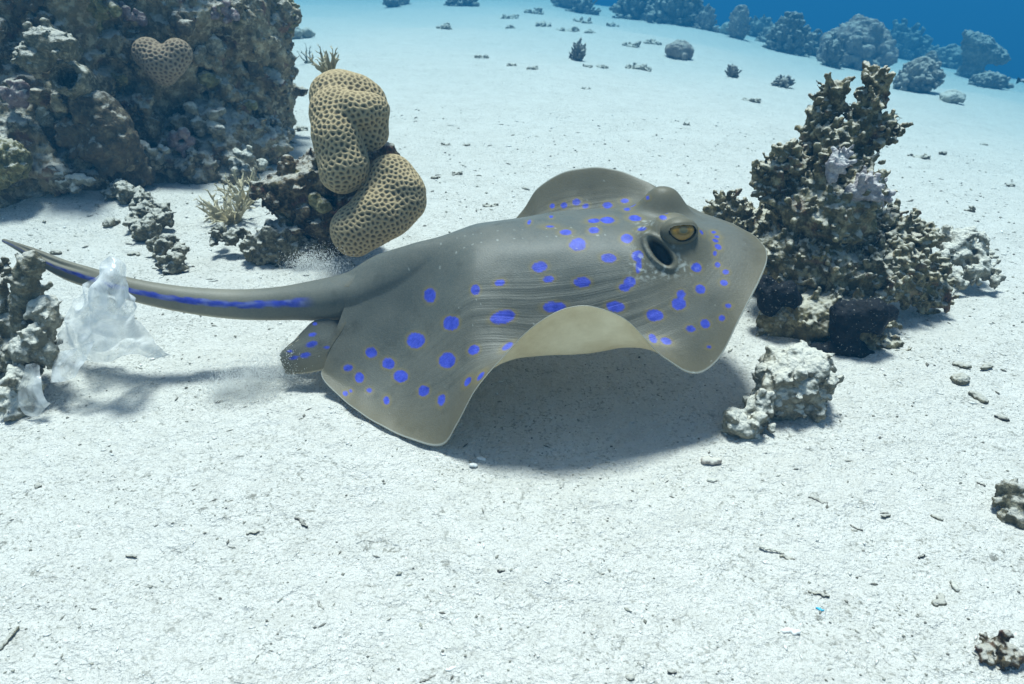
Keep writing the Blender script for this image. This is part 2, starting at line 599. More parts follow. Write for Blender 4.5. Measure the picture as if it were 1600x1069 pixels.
def build_ray():
    root = thing("stingray", (float(at(850, 352, MIDY)[0]), MIDY, 0.0), "olive grey stingray with bright blue spots gliding over white sand", "stingray")
    base = np.array(root.location)
    M4 = [np.append(at(a, b, y), t) for a, b, y, t in MARGIN]
    M4 += [np.array([-.043, 1.062, .070, -.015]), np.array([-.096, 1.058, .034, 0]), np.array([-.158, 1.015, .03, 0]), np.array([-.203, .943, .035, 0]),
           np.array([-.172, .892, .052, -.006]), np.array([-.196, .880, .062, 0]), np.array([-.224, .875, .068, 0])]
    NA, NR = 900, 150
    mg = catmull(M4, NA)
    # thin irregular waviness of the free edge
    wav = pnoise(np.stack([np.arange(NA) * 0.05, np.zeros(NA), np.zeros(NA)], 1))
    mg[:, 2] += 0.0016 * wav
    # ---- dorsal skin
    sx = mg[:, 0] * 0.97
    lim_hi, lim_lo = 0.206, -0.224
    sx = np.where(sx > 0.143, 0.143 + (lim_hi - 0.143) * np.tanh((sx - 0.143) / (lim_hi - 0.143)), sx)
    sx = np.maximum(sx, lim_lo)
    kx = int(np.argmax(sx))
    sx[:kx] = np.maximum.accumulate(sx[:kx])
    sx[kx:] = np.maximum.accumulate(sx[kx:][::-1])[::-1]
    ker = np.ones(21) / 21
    sx = np.convolve(np.pad(sx, 10, mode='edge'), ker, mode='valid')
    r = np.linspace(0, 1, NR) ** 0.92
    S = np.stack([sx, np.full(NA, MIDY), spine_z(sx)], 1)
    Rr = r[None, :]
    near = mg[:, 1] < MIDY
    D = np.zeros((NA, NR, 3))
    D[:, :, 0] = S[:, None, 0] + (mg[:, None, 0] - S[:, None, 0]) * Rr
    D[:, :, 1] = S[:, None, 1] + (mg[:, None, 1] - S[:, None, 1]) * Rr
    # body dome: flat across the back, falling towards the fin
    wid = np.linalg.norm(mg[:, :2] - S[:, :2], axis=1)
    g = 1 - sstep(0.0, 1.0, np.clip(Rr, 0, 1)) * 0.55 - Rr * 0.45 + 0.0 * Rr
    g = (1 - Rr ** 2) ** 1.35 * 0.6 + (1 - Rr ** 1.7) * 0.4
    # towards the tail the back narrows to a ridge
    fr = lambda d: 1.0 / (1.0 + (d / .055) ** 2) ** 1.3
    gr = (fr(Rr * wid[:, None]) - fr(wid)[:, None]) / (1 - fr(wid)[:, None])
    wr = sstep(-.04, -.165, sx)[:, None]
    g = g * (1 - wr) + gr * wr
    zz = mg[:, None, 2] + (S[:, None, 2] - mg[:, None, 2]) * g
    h = np.sin(np.pi * Rr ** 1.9) ** 1.25
    zz += mg[:, None, 3] * h
    TP = [(740, 428, 0.852, 8, 8), (700, 428, 0.852, 24, 22), (660, 432, 0.851, 34, 31), (620, 441, 0.850, 37.5, 36), (590, 450, 0.849, 38.5, 38), (560, 459, 0.848, 37.5, 38.5), (525, 466, 0.846, 34, 37), (490, 470, 0.845, 30.5, 33), (455, 473, 0.843, 27.5, 26), (430, 475, 0.842, 26, 24), (380, 476, 0.84, 24, 22), (330, 473, 0.838, 22.5, 20), (280, 467, 0.837, 20.5, 18), (230, 458, 0.838, 19, 16), (180, 446, 0.842, 18, 14), (140, 434, 0.852, 17, 12), (100, 421, 0.861, 15, 10), (60, 402, 0.88, 11, 8), (30, 387, 0.9, 7, 5), (6, 376, 0.919, 3, 3)]
    T = []
    for (a, b, y, hh, ww) in TP:
        p = at(a, b, y)
        s_ = depth_scale(p)
        T.append([*p, hh * s_, ww * s_])
    T = catmull(T, 240)
    # the tail root swells out of the back without a step
    o_ = np.argsort(T[:, 0])
    tx = T[o_, 0]
    X_, Y_ = D[:, :, 0], D[:, :, 1]
    ti = lambda c: np.interp(X_, tx, T[o_, c])
    dy = np.abs(Y_ - ti(1)) / ti(4)
    zt = ti(2) + ti(3) * np.where(dy < 1, np.sqrt(np.clip(1 - dy * dy, 0, 1)), -(dy - 1) * 1.6)
    kk = .001 + .036 * sstep(-.228, -.165, X_)
    hm = np.clip(kk - np.abs(zz - zt), 0, None) / kk
    lifted = np.maximum(zz, zt) + hm * hm * kk * .25
    fade = (1 - sstep(tx[-1] - .075, tx[-1] - .01, X_))
    zz = zz + (lifted - zz) * fade * (1 - sstep(.9, 1.0, Rr))
    D[:, :, 2] = zz
    V = D.reshape(-1, 3)
    I = np.arange(NA * NR).reshape(NA, NR)
    Qd = np.stack([I[:-1, :-1].ravel(), I[:-1, 1:].ravel(), I[1:, 1:].ravel(), I[1:, :-1].ravel()], 1)
    N = normals(V, Qd)
    if N[:, 2].mean() < 0:
        N = -N
        Qd = Qd[:, ::-1]
    rr = np.repeat(Rr, NA, 0).ravel()
    ss = np.repeat(np.linspace(0, 1, NA)[:, None], NR, 1).ravel()

    # ---- head: eye mounds, brow ridge, spiracles, gill swelling
    eyeN, eyeF = at(1059, 362, .799), at(1036, 321, .904)
    def blob(c, s, amp, p=2.0):
        d = (V - c) / np.array(s)
        return amp * np.exp(-np.sum(d * d, 1) ** (p / 2))
    V0 = V.copy()
    up = np.array([0, 0, 1.0])
    lift = np.zeros(len(V))
    lift += blob((eyeN[0] - .003, .808, .2), (.033, .030, 9), .030, 2.8)
    lift += blob((eyeF[0], .903, .2), (.029, .024, 9), .032, 2.8)
    lift += blob((.096, .766, .15), (.08, .035, 9), .010)
    lift += blob((.096, .938, .15), (.08, .035, 9), .010)
    lift += blob((.158, .857, .15), (.06, .03, 9), -.004)
    lift += blob((.263, .813, .15), (.05, .06, 9), .006)
    V = V + lift[:, None] * up
    # lower the furrow behind the eye, where the spiracle opens
    N = normals(V, Qd)
    px, py = project(V)
    nearm = (V[:, 1] < .862) & (N[:, 1] < 0.75)

    def emask(x, y, a, b, t, soft=0.0):
        c, s_ = math.cos(R(t)), math.sin(R(t))
        u = ((px - x) * c + (py - y) * s_) / a
        w = (-(px - x) * s_ + (py - y) * c) / b
        return np.sqrt(u * u + w * w)
    e = emask(1031, 394, 27, 12, 48)
    pit = (1 - sstep(.62, 1.06, e)) * nearm
    rim = np.exp(-((e - 1.22) / .22) ** 2) * nearm * (V[:, 1] > .70)
    V = V - N * (pit * .013)[:, None] + N * (rim * .0028)[:, None]
    # far spiracle, mirrored about the back line
    cf = np.array([.161, .930])
    ef = np.sqrt(((V[:, 0] - cf[0]) / .020) ** 2 + ((V[:, 1] - cf[1]) / .013) ** 2)
    pitf = (1 - sstep(.6, 1.05, ef)) * (V[:, 1] > .88)
    V = V - N * (pitf * .014)[:, None]
    # folds along the flank where the fin bends up
    fold = pnoise(np.stack([V[:, 0] * 9, rr * 34, np.zeros(len(V))], 1)) * sstep(.34, .5, rr) * (1 - sstep(.78, .95, rr)) * np.exp(-((V[:, 0] - .04) / .12) ** 2)
    V = V + N * (fold * .0011)[:, None]
    N = normals(V, Qd)
    # pectoral girdle and muscle relief
    V = V + N * (0.0012 * pnoise(V * 26.0) * (1 - sstep(.8, 1, rr)))[:, None]
    px, py = project(V)

    # ---- pigment
    spot = np.zeros(len(V)); halo = np.zeros(len(V))
    vis = (N @ (CF)) < 0.25
    wob = 0.22 * pnoise(V * 120.0) + 0.12 * pnoise(V * 310.0)
    for (x, y, a, b, t) in SPOTS:
        box = (np.abs(px - x) < 45) & (np.abs(py - y) < 45) & vis
        k = np.where(box)[0]
        if len(k) == 0:
            continue
        c, s_ = math.cos(R(t)), math.sin(R(t))
        u = ((px[k] - x) * c + (py[k] - y) * s_) / a
        w = (-(px[k] - x) * s_ + (py[k] - y) * c) / b
        q = np.sqrt(u * u + w * w)
        # keep to the sheet of skin the spot is on
        j = k[np.argmin(q)]
        cand = k[q < 0.8]
        if len(cand):
            j = cand[np.argmin(np.linalg.norm(V[cand] - CC, axis=1))]
        ok = np.linalg.norm(V[k] - V[j], axis=1) < max(a, b) * 0.0030 + .004
        q = q + wob[k] * 0.5
        e_ = 1.3 / min(a, b)
        spot[k] = np.maximum(spot[k], (1 - sstep(1 - e_ * .5, 1 + e_ * .5, q)) * ok)
        halo[k] = np.maximum(halo[k], (1 - sstep(1.05, 1.0 + 6.0 / min(a, b), q)) * ok)
    # pale scars round the spiracle and torn pale patch in one spot
    scar = np.exp(-(emask(1000, 410, 16, 20, 0)) ** 2) + np.exp(-(emask(1040, 425, 40, 10, -8)) ** 2) + .8 * np.exp(-(emask(1008, 352, 14, 16, 0)) ** 2) + .7 * np.exp(-(emask(1062, 400, 6, 38, -24)) ** 2)
    scar = .75 * scar * nearm * sstep(0.05, .45, pnoise(V * 190.0) + .5 * pnoise(V * 420.0))
    # thorn specks along the back
    line = np.abs(V[:, 1] - (MIDY - .012)) < .0013
    line2 = np.abs(V[:, 1] - (MIDY - .030 + .06 * np.clip(V[:, 0], -.3, 0))) < .0010
    speck = (line | line2) * (np.sin(V[:, 0] * 640) > .80) * (V[:, 0] < .11) * (V[:, 0] > -.10) * (pnoise(V * np.array([60., 0., 0.])) > -.05) * .8
    # fine white flecks
    fl = (pnoise(V * 260.0) + .6 * pnoise(V * 530.0) > 1.02) * 1.0
    fl *= sstep(-.1, .4, pnoise(V * 14.0))
    rim_w = sstep(.990, .998, rr)
    dark = np.clip(pit, 0, 1) ** .6
    dark = np.maximum(dark, pitf)
    dark = (1 - sstep(.86, 1.0, e)) * nearm
    dark = np.maximum(dark, (1 - sstep(.8, 1.0, ef)) * (V[:, 1] > .88))
    warm = np.exp(-((V[:, 0] - eyeN[0]) ** 2 / .045 ** 2 + (V[:, 1] - .804) ** 2 / .05 ** 2)) + np.exp(-((V[:, 0] - eyeF[0]) ** 2 / .04 ** 2 + (V[:, 1] - .909) ** 2 / .04 ** 2)) + .8 * sstep(.7, 1.0, rr)

    # ---- ventral skin
    th = .050 * (1 - sstep(0.0, .62, rr)) * np.clip(np.repeat(wid[:, None], NR, 1).ravel() / .12, .05, 1) + .0042 * (1 - rr) + .0018 * np.sqrt(np.clip(1 - rr, 0, 1)) + .0008
    Nv = normals(D.reshape(-1, 3), Qd)
    wv = np.clip(np.repeat(wid[:, None], NR, 1).ravel() / .16 - .5, 0, 1)[:, None]
    Nv = Nv * wv + up * (1 - wv)
    Vv = D.reshape(-1, 3) - Nv * th[:, None]
    Vv[:, 2] = np.maximum(Vv[:, 2], .003)
    n0 = len(V)
    Qv = Qd[:, ::-1] + n0
    edge = I[:, -1]
    Qe = np.stack([edge[:-1], edge[1:], edge[1:] + n0, edge[:-1] + n0], 1)
    rear0 = np.stack([I[0, :-1], I[0, 1:], I[0, 1:] + n0, I[0, :-1] + n0], 1)
    rear1 = np.stack([I[-1, :-1], I[-1, 1:], I[-1, 1:] + n0, I[-1, :-1] + n0], 1)

    # ---- tail: a tapering rod that runs out of the back
    NT = 64
    shr = 1 - .05 * (1 - sstep(.20, .30, np.linspace(0, 1, 240)))
    T[:, 3] *= shr; T[:, 4] *= shr
    tan = np.gradient(T[:, :3], axis=0); tan /= np.linalg.norm(tan, axis=1)[:, None]
    side = np.cross(tan, up); side /= np.linalg.norm(side, axis=1)[:, None]
    vert = np.cross(side, tan)
    ang = np.linspace(0, 2 * np.pi, NT, endpoint=False)
    ca, sa = np.cos(ang), np.sin(ang)
    tw = np.linspace(0, 1, 240)
    # flattened oval; towards the end a skin fold hangs under it and ribs run along it
    prof_v = np.sign(sa) * np.abs(sa) ** .9
    TV = T[:, None, :3] + side[:, None] * (ca[None, :, None] * T[:, None, 4:5]) + vert[:, None] * (prof_v[None, :, None] * T[:, None, 3:4])
    endw = sstep(.68, .84, tw)[:, None]
    ribs = .0013 * np.cos(ang * 7 + .5)[None, :] * endw * (1 - sstep(.86, .98, tw))[:, None]
    out = side[:, None] * ca[None, :, None] + vert[:, None] * sa[None, :, None]
    TV = TV + out * ribs[:, :, None]
    TVf = TV.reshape(-1, 3)
    J = np.arange(240 * NT).reshape(240, NT)
    J2 = np.roll(J, -1, 1)
    Qt = np.stack([J[:-1].ravel(), J2[:-1].ravel(), J2[1:].ravel(), J[1:].ravel()], 1)
    # outward faces
    Nt = normals(TVf, Qt)
    if ((Nt * (TVf - np.repeat(T[:, :3], NT, 0))).sum(1)).mean() < 0:
        Qt = Qt[:, ::-1]; Nt = -Nt
    n1 = n0 * 2
    near_side = side[:, 1].mean() < 0
    # blue stripe on both flanks
    hgt = ((TVf - np.repeat(T[:, :3], NT, 0)) * np.repeat(vert, NT, 0)).sum(1) / np.repeat(T[:, 3], NT)
    tws = np.repeat(tw, NT)
    xs = TVf[:, 0]
    st = (1 - sstep(.15, .22, np.abs(hgt - .40 + .07 * pnoise(TVf * 90)))) * sstep(.30, .36, tws) * (1 - .6 * sstep(.80, .95, tws))
    st = np.maximum(st, (1 - sstep(.03, .07, np.abs(hgt - .97))) * .5 * sstep(.1, .2, tws) * 0)
    tdark = sstep(.74, .88, tws) * (.60 + .35 * pnoise(np.stack([xs * 15, hgt * 5, ca[None].repeat(240, 0).ravel() * 3], 1)))
    belly = (1 - sstep(-1.0, -.45, hgt))

    nT = len(TVf)
    AV = np.concatenate([V, Vv, TVf])
    F = [Qd, Qv, Qe[:, ::-1], rear0, rear1, Qt + n1]
    z0, zT = np.zeros(n0), np.zeros(nT)
    me = make_mesh("stingray_body", AV - base, F)
    attr(me, "spot", np.concatenate([spot, z0, st]))
    attr(me, "halo", np.concatenate([halo, z0, zT]))
    attr(me, "scar", np.concatenate([np.clip(scar + fl * .5 + speck * .5 + rim_w * .8, 0, 1), z0, .40 * st * sstep(-.1, .5, pnoise(TVf * np.array([60., 200., 200.])))]))
    attr(me, "pale", np.concatenate([rim_w * 0, np.ones(n0), (belly * .6 + .13) * sstep(.24, .55, tws)]))
    attr(me, "dark", np.concatenate([dark, z0, np.clip(tdark, 0, 1) * .8]))
    attr(me, "warm", np.concatenate([np.clip(warm, 0, 1), z0, zT]))
    # skin coordinates for the wrinkles: along the body, across the fin
    sc = np.stack([ss, rr, V[:, 0]], 1)
    attr(me, "skin", np.concatenate([sc, np.stack([ss, rr * .0 + 5, V[:, 0]], 1), np.stack([tws, np.clip(.30 * (1 - hgt), 0, .3), xs], 1)]))
    M = Mat("ray_skin")
    P = M.obj()
    sk0 = M.n("SeparateXYZ"); M.t.links.new(M.attr("skin", True), sk0.inputs[0])
    finw = M.ramp(M.math('ADD', sk0.outputs[1], M.math('MULTIPLY_ADD', M.noise(12.0, 4, .6), .5, -.25)), [(.25, 0.), (.70, 1.)])
    base_c = M.mix(finw, (.088, .099, .088), (.110, .103, .078))
    base_c = M.mix(M.ramp(M.noise(22.0, 6, .65), [(.30, 0.), (.70, 1.)]), base_c, (.128, .127, .104))
    base_c = M.mix(M.math('MULTIPLY', M.ramp(M.noise(420.0, 2, .5), [(.40, 0.), (.75, 1.)]), .6), base_c, (.150, .148, .120))
    base_c = M.mix(M.math('MULTIPLY', M.ramp(M.noise(48.0, 4, .6), [(.55, 0.), (.75, 1.)]), .5), base_c, (.055, .054, .042))
    base_c = M.mix(M.math('MULTIPLY', M.attr("warm"), .55), base_c, (.150, .120, .058))
    base_c = M.mix(M.math('MULTIPLY', M.attr("halo"), .34), base_c, (.25, .185, .045))
    base_c = M.mix(M.attr("dark"), base_c, (.034, .032, .024))
    belly_c = M.mix(M.ramp(M.noise(14.0, 5, .65), [(.32, 0.), (.68, 1.)]), (.58, .45, .25), (.84, .72, .49))
    base_c = M.mix(M.attr("pale"), base_c, belly_c)
    blue = M.mix(M.ramp(M.noise(110.0, 5, .65), [(.3, 0.), (.7, 1.)]), (.028, .040, .31), (.075, .100, .56))
    base_c = M.mix(M.attr("spot"), base_c, blue)
    base_c = M.mix(M.math('MULTIPLY', M.attr("scar"), .6), base_c, (.62, .66, .62))
    M.color(base_c)
    M.b.inputs["Roughness"].default_value = .46
    M.b.inputs["Specular IOR Level"].default_value = .22
    # long wrinkles along the fin, short ribs at right angles near the snout margin
    sk = M.attr("skin", True)
    sep = M.n("SeparateXYZ"); M.t.links.new(sk, sep.inputs[0])
    v1 = M.scaled(sk, (9.0, 105.0, 5.0))
    w1 = M.noise(1.0, 3, .55, vec=v1, dist=.3)
    band = M.ramp(sep.outputs[1], [(.30, 0.), (.50, 1.), (.74, 1.), (.90, .06)])
    xb = M.ramp(M.math('MULTIPLY_ADD', sep.outputs[2], 2.0, .5), [(.05, .03), (.36, .40), (.52, 1.), (.72, 1.), (.88, .05)])
    v2 = M.scaled(sk, (520.0, 7.0, 0.0))
    w2 = M.noise(1.0, 2, .5, vec=v2)
    band2 = M.ramp(sep.outputs[1], [(.70, 0.), (.86, 1.), (.97, 1.), (1.0, .0)])
    xb2 = M.ramp(M.math('MULTIPLY_ADD', sep.outputs[2], 2.0, .5), [(.85, .15), (1.0, 1.)])
    hh = M.math('ADD', M.math('MULTIPLY', w1, M.math('MULTIPLY', band, xb)), M.math('MULTIPLY', M.math('MULTIPLY', w2, .30), M.math('MULTIPLY', band2, xb2)))
    nb = M.bump(hh, .0012, .65)
    M.bump(M.noise(700.0, 2, .6), .0006, .5, nb)
    link("body", me, M.m, root)

    # ---- eyes: gold, kidney-shaped pupil behind a dark rim
    def eye(c, look, size):
        n_u, n_v = 72, 48
        u = np.linspace(0, 2 * np.pi, n_u, endpoint=False); w = np.linspace(0, np.pi, n_v)
        Pu = np.stack([np.outer(np.sin(w), np.cos(u)), np.outer(np.sin(w), np.sin(u)), np.outer(np.cos(w), np.ones(n_u))], -1).reshape(-1, 3)
        f = np.array(look, float); f /= np.linalg.norm(f)
        rt = np.cross(f, up); rt /= np.linalg.norm(rt)
        if rt[0] < 0: rt = -rt
        uu = np.cross(rt, f)
        if uu[2] < 0: uu = -uu
        VV = (Pu[:, :1] * rt * size[0] + Pu[:, 1:2] * uu * size[1] + Pu[:, 2:3] * f * size[2])
        K = np.arange(n_u * n_v).reshape(n_v, n_u); K2 = np.roll(K, -1, 1)
        Q = np.stack([K[:-1].ravel(), K2[:-1].ravel(), K2[1:].ravel(), K[1:].ravel()], 1)
        a, b = Pu[:, 0], Pu[:, 1]
        rad = np.sqrt((a / .80) ** 2 + ((b + .12 * np.cos(a * 3.2)) / .66) ** 2)
        irisw = 1 - sstep(.88, .98, rad)
        pup = (1 - sstep(.20, .30, np.sqrt((a / 1.1) ** 2 + ((b - .02) / 1.0) ** 2)))
        line = np.exp(-((np.sqrt(a ** 2 + (b / .9) ** 2) - .36) / .06) ** 2)
        ring = np.exp(-((rad - 1.0) / .09) ** 2)
        me = make_mesh("eye", VV, Q)
        attr(me, "iris", irisw); attr(me, "pupil", np.clip(pup + .0 * line, 0, 1)); attr(me, "ring", np.clip(ring + .5 * line * irisw, 0, 1))
        o = link("eye", me, eye_m, root, loc=Vector(c - base))
        # lid: a hood of skin open over the iris
        hole = (np.sqrt(((a - .02) / .80) ** 2 + ((b + .10 + .10 * np.cos(a * 3.2)) / .60) ** 2) < 1) & (Pu[:, 2] > 0)
        lipw = np.sqrt(((a - .02) / .80) ** 2 + ((b + .10 + .10 * np.cos(a * 3.2)) / .60) ** 2)
        lid_s = 1.16 - .05 * sstep(1.25, 1.0, lipw) * (Pu[:, 2] > 0)
        Ql = Q[~hole[Q].all(axis=1)]
        ml = make_mesh("eyelid", VV * lid_s[:, None], Ql)
        z = np.zeros(len(VV))
        for nm in ("spot", "halo", "scar", "pale", "dark"):
            attr(ml, nm, z)
        attr(ml, "warm", z + .9)
        attr(ml, "skin", np.stack([z, z, z + .3], 1))
        link("eyelid", ml, M.m, o)
        return o
    E = Mat("ray_eye")
    lid = M_lid = E.mix(E.noise(200.0, 3), (.17, .145, .08), (.23, .20, .12))
    gold = E.mix(E.noise(500.0, 3, .6), (.26, .13, .012), (.44, .25, .028))
    c_ = E.mix(E.attr("iris"), lid, gold)
    c_ = E.mix(E.attr("pupil"), c_, (.13, .12, .06))
    c_ = E.mix(E.attr("ring"), c_, (.030, .024, .012))
    E.color(c_)
    E.b.inputs["Roughness"].default_value = .22
    E.b.inputs["Specular IOR Level"].default_value = .5
    eye_m = E.m
    eye(at(1061, 362, .797), (.12, -.84, .40), (.0190, .0145, .015))
    eye(at(1035, 321, .922), (.12, .84, .36), (.0155, .0120, .013))

    # ---- pelvic fins behind the disc
    def pelvic(out, rows, name="pelvic_fin"):
        A = np.array(out)                        # leading edge to trailing edge: two point lists
        B = np.array(rows)
        nu, nv = 60, 40
        a = catmull(A, nu); b = catmull(B, nu)
        t = np.linspace(0, 1, nv)[None, :, None]
        G = a[:, None] * (1 - t) + b[:, None] * t
        tb = t[:, :, 0] - .0
        en = sstep(.55, 1.0, np.linspace(0, 1, nu))[:, None]
        G[:, :, 0] -= en * (.010 * np.sin(np.pi * tb) ** .7 + .0045 * pnoise(np.stack([tb.ravel() * 14, tb.ravel() * 0, tb.ravel() * 0], 1)).reshape(tb.shape))
        G[:, :, 2] += .010 * np.sin(np.pi * t[:, :, 0]) * np.linspace(.3, 1, nu)[:, None]
        Vt = G.reshape(-1, 3)
        K = np.arange(nu * nv).reshape(nu, nv)
        Q = np.stack([K[:-1, :-1].ravel(), K[:-1, 1:].ravel(), K[1:, 1:].ravel(), K[1:, :-1].ravel()], 1)
        n = normals(Vt, Q)
        if n[:, 2].mean() < 0:
            n = -n; Q = Q[:, ::-1]
        ed = np.minimum(np.minimum(K // nv, nu - 1 - K // nv) / 8.0, np.minimum(K % nv, nv - 1 - K % nv) / 6.0).ravel()
        Vb = Vt - n * (.0012 + .003 * np.clip(ed, 0, 1))[:, None]
        nn = len(Vt)
        ring = np.concatenate([K[:, 0], K[-1, 1:], K[:-1, -1][::-1], K[0, 1:-1][::-1]])
        nxt = np.roll(ring, -1)
        me = make_mesh(name, np.concatenate([Vt, Vb]) - base, [Q, Q[:, ::-1] + nn, np.stack([ring, nxt, nxt + nn, ring + nn], 1)])
        X, Y = project(Vt)
        sp = np.zeros(nn)
        for (x, y, aa, bb, tt) in [(487, 538, 9, 4.5, -18), (488, 523, 6, 3, -12), (477, 555, 8, 4, -12), (511, 543, 5, 2, 0), (540, 518, 5, 3.5, 10), (492, 506, 3, 2.5, 0), (453, 549, 4, 2, 0), (459, 559, 7, 2.5, -15)]:
            c, s_ = math.cos(R(tt)), math.sin(R(tt))
            q = np.sqrt((((X - x) * c + (Y - y) * s_) / aa) ** 2 + ((-(X - x) * s_ + (Y - y) * c) / bb) ** 2)
            sp = np.maximum(sp, 1 - sstep(.8, 1.2, q))
        if name_far[0]:
            sp *= 0
        z = np.zeros(nn)
        tt_ = np.repeat(np.linspace(0, 1, nv)[None], nu, 0).ravel()
        attr(me, "spot", np.concatenate([sp, z])); attr(me, "halo", np.concatenate([z, z])); attr(me, "scar", np.concatenate([z, z]))
        attr(me, "pale", np.concatenate([z, z + 1])); attr(me, "dark", np.concatenate([.55 * (1 - sstep(.1, .55, tt_)), z])); attr(me, "warm", np.concatenate([sstep(.5, 1, tt_), z]))  # dark: shade of the tail painted into the fin's upper part
        attr(me, "skin", np.concatenate([np.stack([tt_, tt_, z - .02], 1), np.stack([z, z + 5, z], 1)]))
        link("pelvic_fin", me, M.m, root)
    name_far = [False]
    pelvic([at(562, 505, 0.832), at(525, 500, 0.815), at(497, 499, 0.816), at(478, 512, 0.812), at(455, 545, 0.799)],
           [at(572, 528, 0.818), at(547, 551, 0.799), at(520, 572, 0.781), at(488, 582, 0.777), at(450, 585, 0.778)])
    name_far[0] = True
    def mir(p):
        return np.array([p[0] + .004, 2 * MIDY - p[1] - .005, min(p[2], .05)])
    pelvic([mir(at(562, 505, 0.832)), mir(at(525, 500, 0.815)), mir(at(497, 499, 0.816)), mir(at(478, 512, 0.812)), mir(at(455, 545, 0.799))],
           [mir(at(588, 542, 0.812)), mir(at(560, 560, 0.784)), mir(at(530, 575, 0.762)), mir(at(490, 583, 0.762)), mir(at(450, 586, 0.764))])


build_ray()

# ------------------------------------------------------------------ materials of rock and coral
def rock_mat(name, dark, mid, light, dust=0.5, dust_c=(.60, .575, .50), red=0.0, sc=1.0, bump=.006):
    M = Mat(name)
    P = M.pos()
    c = M.mix(M.ramp(M.noise(13 * sc, 5, .65, vec=P), [(.36, 0.), (.62, 1.)]), dark, mid)
    c = M.mix(M.ramp(M.noise(55 * sc, 4, .65, vec=P), [(.48, 0.), (.66, 1.)]), c, light)
    if red:
        rm = M.ramp(M.noise(21 * sc, 3, .6, vec=M.scaled(P, (1.1, .9, 1.2))), [(.58, 0.), (.68, 1.)])
        c = M.mix(M.math('MULTIPLY', rm, red), c, (.17, .070, .050))
        gm = M.ramp(M.noise(17 * sc, 3, .6, vec=M.scaled(P, (.8, 1.3, .9))), [(.60, 0.), (.70, 1.)])
        c = M.mix(M.math('MULTIPLY', gm, red * .7), c, (.20, .185, .06))
    if dust:
        # sand settled on whatever faces up
        u = M.math('ADD', M.upness(), M.math('MULTIPLY_ADD', M.noise(45 * sc, 5, .7, vec=P), 1.6, -.8))
        d = M.ramp(u, [(max(0.0, .72 - .5 * dust), 0.), (min(1.0, 1.06 - .45 * dust), 1.)])
        c = M.mix(M.math('MULTIPLY', d, min(1.0, .62 + .45 * dust)), c, dust_c)
    M.color(c)
    M.b.inputs["Roughness"].default_value = .9
    M.b.inputs["Specular IOR Level"].default_value = .1
    hgt = M.math('ADD', M.noise(110 * sc, 5, .7, vec=P), M.math('MULTIPLY', M.voro(140 * sc, vec=P), -.5))
    M.bump(hgt, bump / sc ** .5, .9)
    return M.m


ROCK = rock_mat("reef_rock", (.10, .076, .042), (.31, .245, .145), (.54, .46, .31), .58, red=.65, bump=.009)
TOWER = rock_mat("dead_branch_coral", (.065, .055, .028), (.205, .172, .088), (.40, .35, .215), .48, dust_c=(.62, .59, .49), red=.55, sc=1.3)
BASE = rock_mat("coral_base_rock", (.032, .024, .015), (.125, .088, .050), (.26, .205, .12), .28, red=.8, sc=1.4)
PALE = rock_mat("sand_dusted_rock", (.14, .125, .085), (.30, .275, .20), (.42, .39, .30), .95, dust_c=(.66, .635, .55), sc=1.6)
RUBBLE = rock_mat("coral_rubble", (.075, .066, .040), (.17, .150, .095), (.33, .30, .21), .55, sc=1.8)
FARC = rock_mat("far_coral", (.13, .115, .095), (.24, .215, .175), (.34, .31, .26), .40, sc=.30, bump=.02)
FARL = rock_mat("far_lobed_coral", (.24, .20, .17), (.32, .275, .24), (.40, .355, .31), .2, sc=.25, bump=.02)
MAUVE = rock_mat("mauve_growth", (.16, .11, .11), (.27, .20, .195), (.36, .30, .28), .35, sc=1.6)
MUD = rock_mat("brown_lobe", (.075, .058, .036), (.135, .105, .068), (.20, .165, .105), .25, sc=1.2)
YELLOW = rock_mat("yellow_crust", (.10, .085, .035), (.26, .225, .095), (.42, .375, .20), .3, sc=1.5)
BLACK = Mat("black_sponge")
_c = BLACK.mix(BLACK.ramp(BLACK.noise(60, 4, .6), [(.4, 0.), (.7, 1.)]), (.0045, .0048, .0055), (.012, .013, .015))
_f = BLACK.ramp(BLACK.noise(330, 2, .6), [(.66, 0.), (.71, 1.)])
BLACK.color(BLACK.mix(BLACK.math('MULTIPLY', _f, .6), _c, (.42, .42, .38)))
BLACK.b.inputs["Roughness"].default_value = .7
BLACK.bump(BLACK.noise(190, 4, .6), .004, .7)
BLACK = BLACK.m


def fawn_mat(name, a, b, tip):
    M = Mat(name)
    c = M.mix(M.noise(70, 4, .6, vec=M.pos()), a, b)
    c = M.mix(M.math('POWER', M.attr("tip"), 1.5), c, tip)
    M.color(c)
    M.bump(M.noise(500, 3, .6, vec=M.pos()), .0015, .6)
    return M.m


FAWN = fawn_mat("fawn_soft_coral", (.20, .165, .085), (.36, .30, .17), (.62, .54, .36))
TWIG = fawn_mat("grey_twig_coral", (.10, .10, .07), (.20, .19, .13), (.36, .35, .27))

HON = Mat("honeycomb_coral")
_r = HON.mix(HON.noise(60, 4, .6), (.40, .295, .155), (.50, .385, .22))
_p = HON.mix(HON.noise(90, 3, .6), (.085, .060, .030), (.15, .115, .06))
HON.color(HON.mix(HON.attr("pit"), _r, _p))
HON.b.inputs["Roughness"].default_value = .75
HON.bump(HON.noise(900, 3, .6), .0012, .5)
HON = HON.m
HON2 = Mat("dark_honeycomb_coral")
_r = HON2.mix(HON2.noise(60, 4, .6), (.25, .19, .125), (.34, .265, .18))
_p = HON2.mix(HON2.noise(90, 3, .6), (.080, .050, .030), (.13, .085, .055))
HON2.color(HON2.mix(HON2.attr("pit"), _r, _p))
HON2.bump(HON2.noise(900, 3, .6), .0012, .5)
HON2 = HON2.m


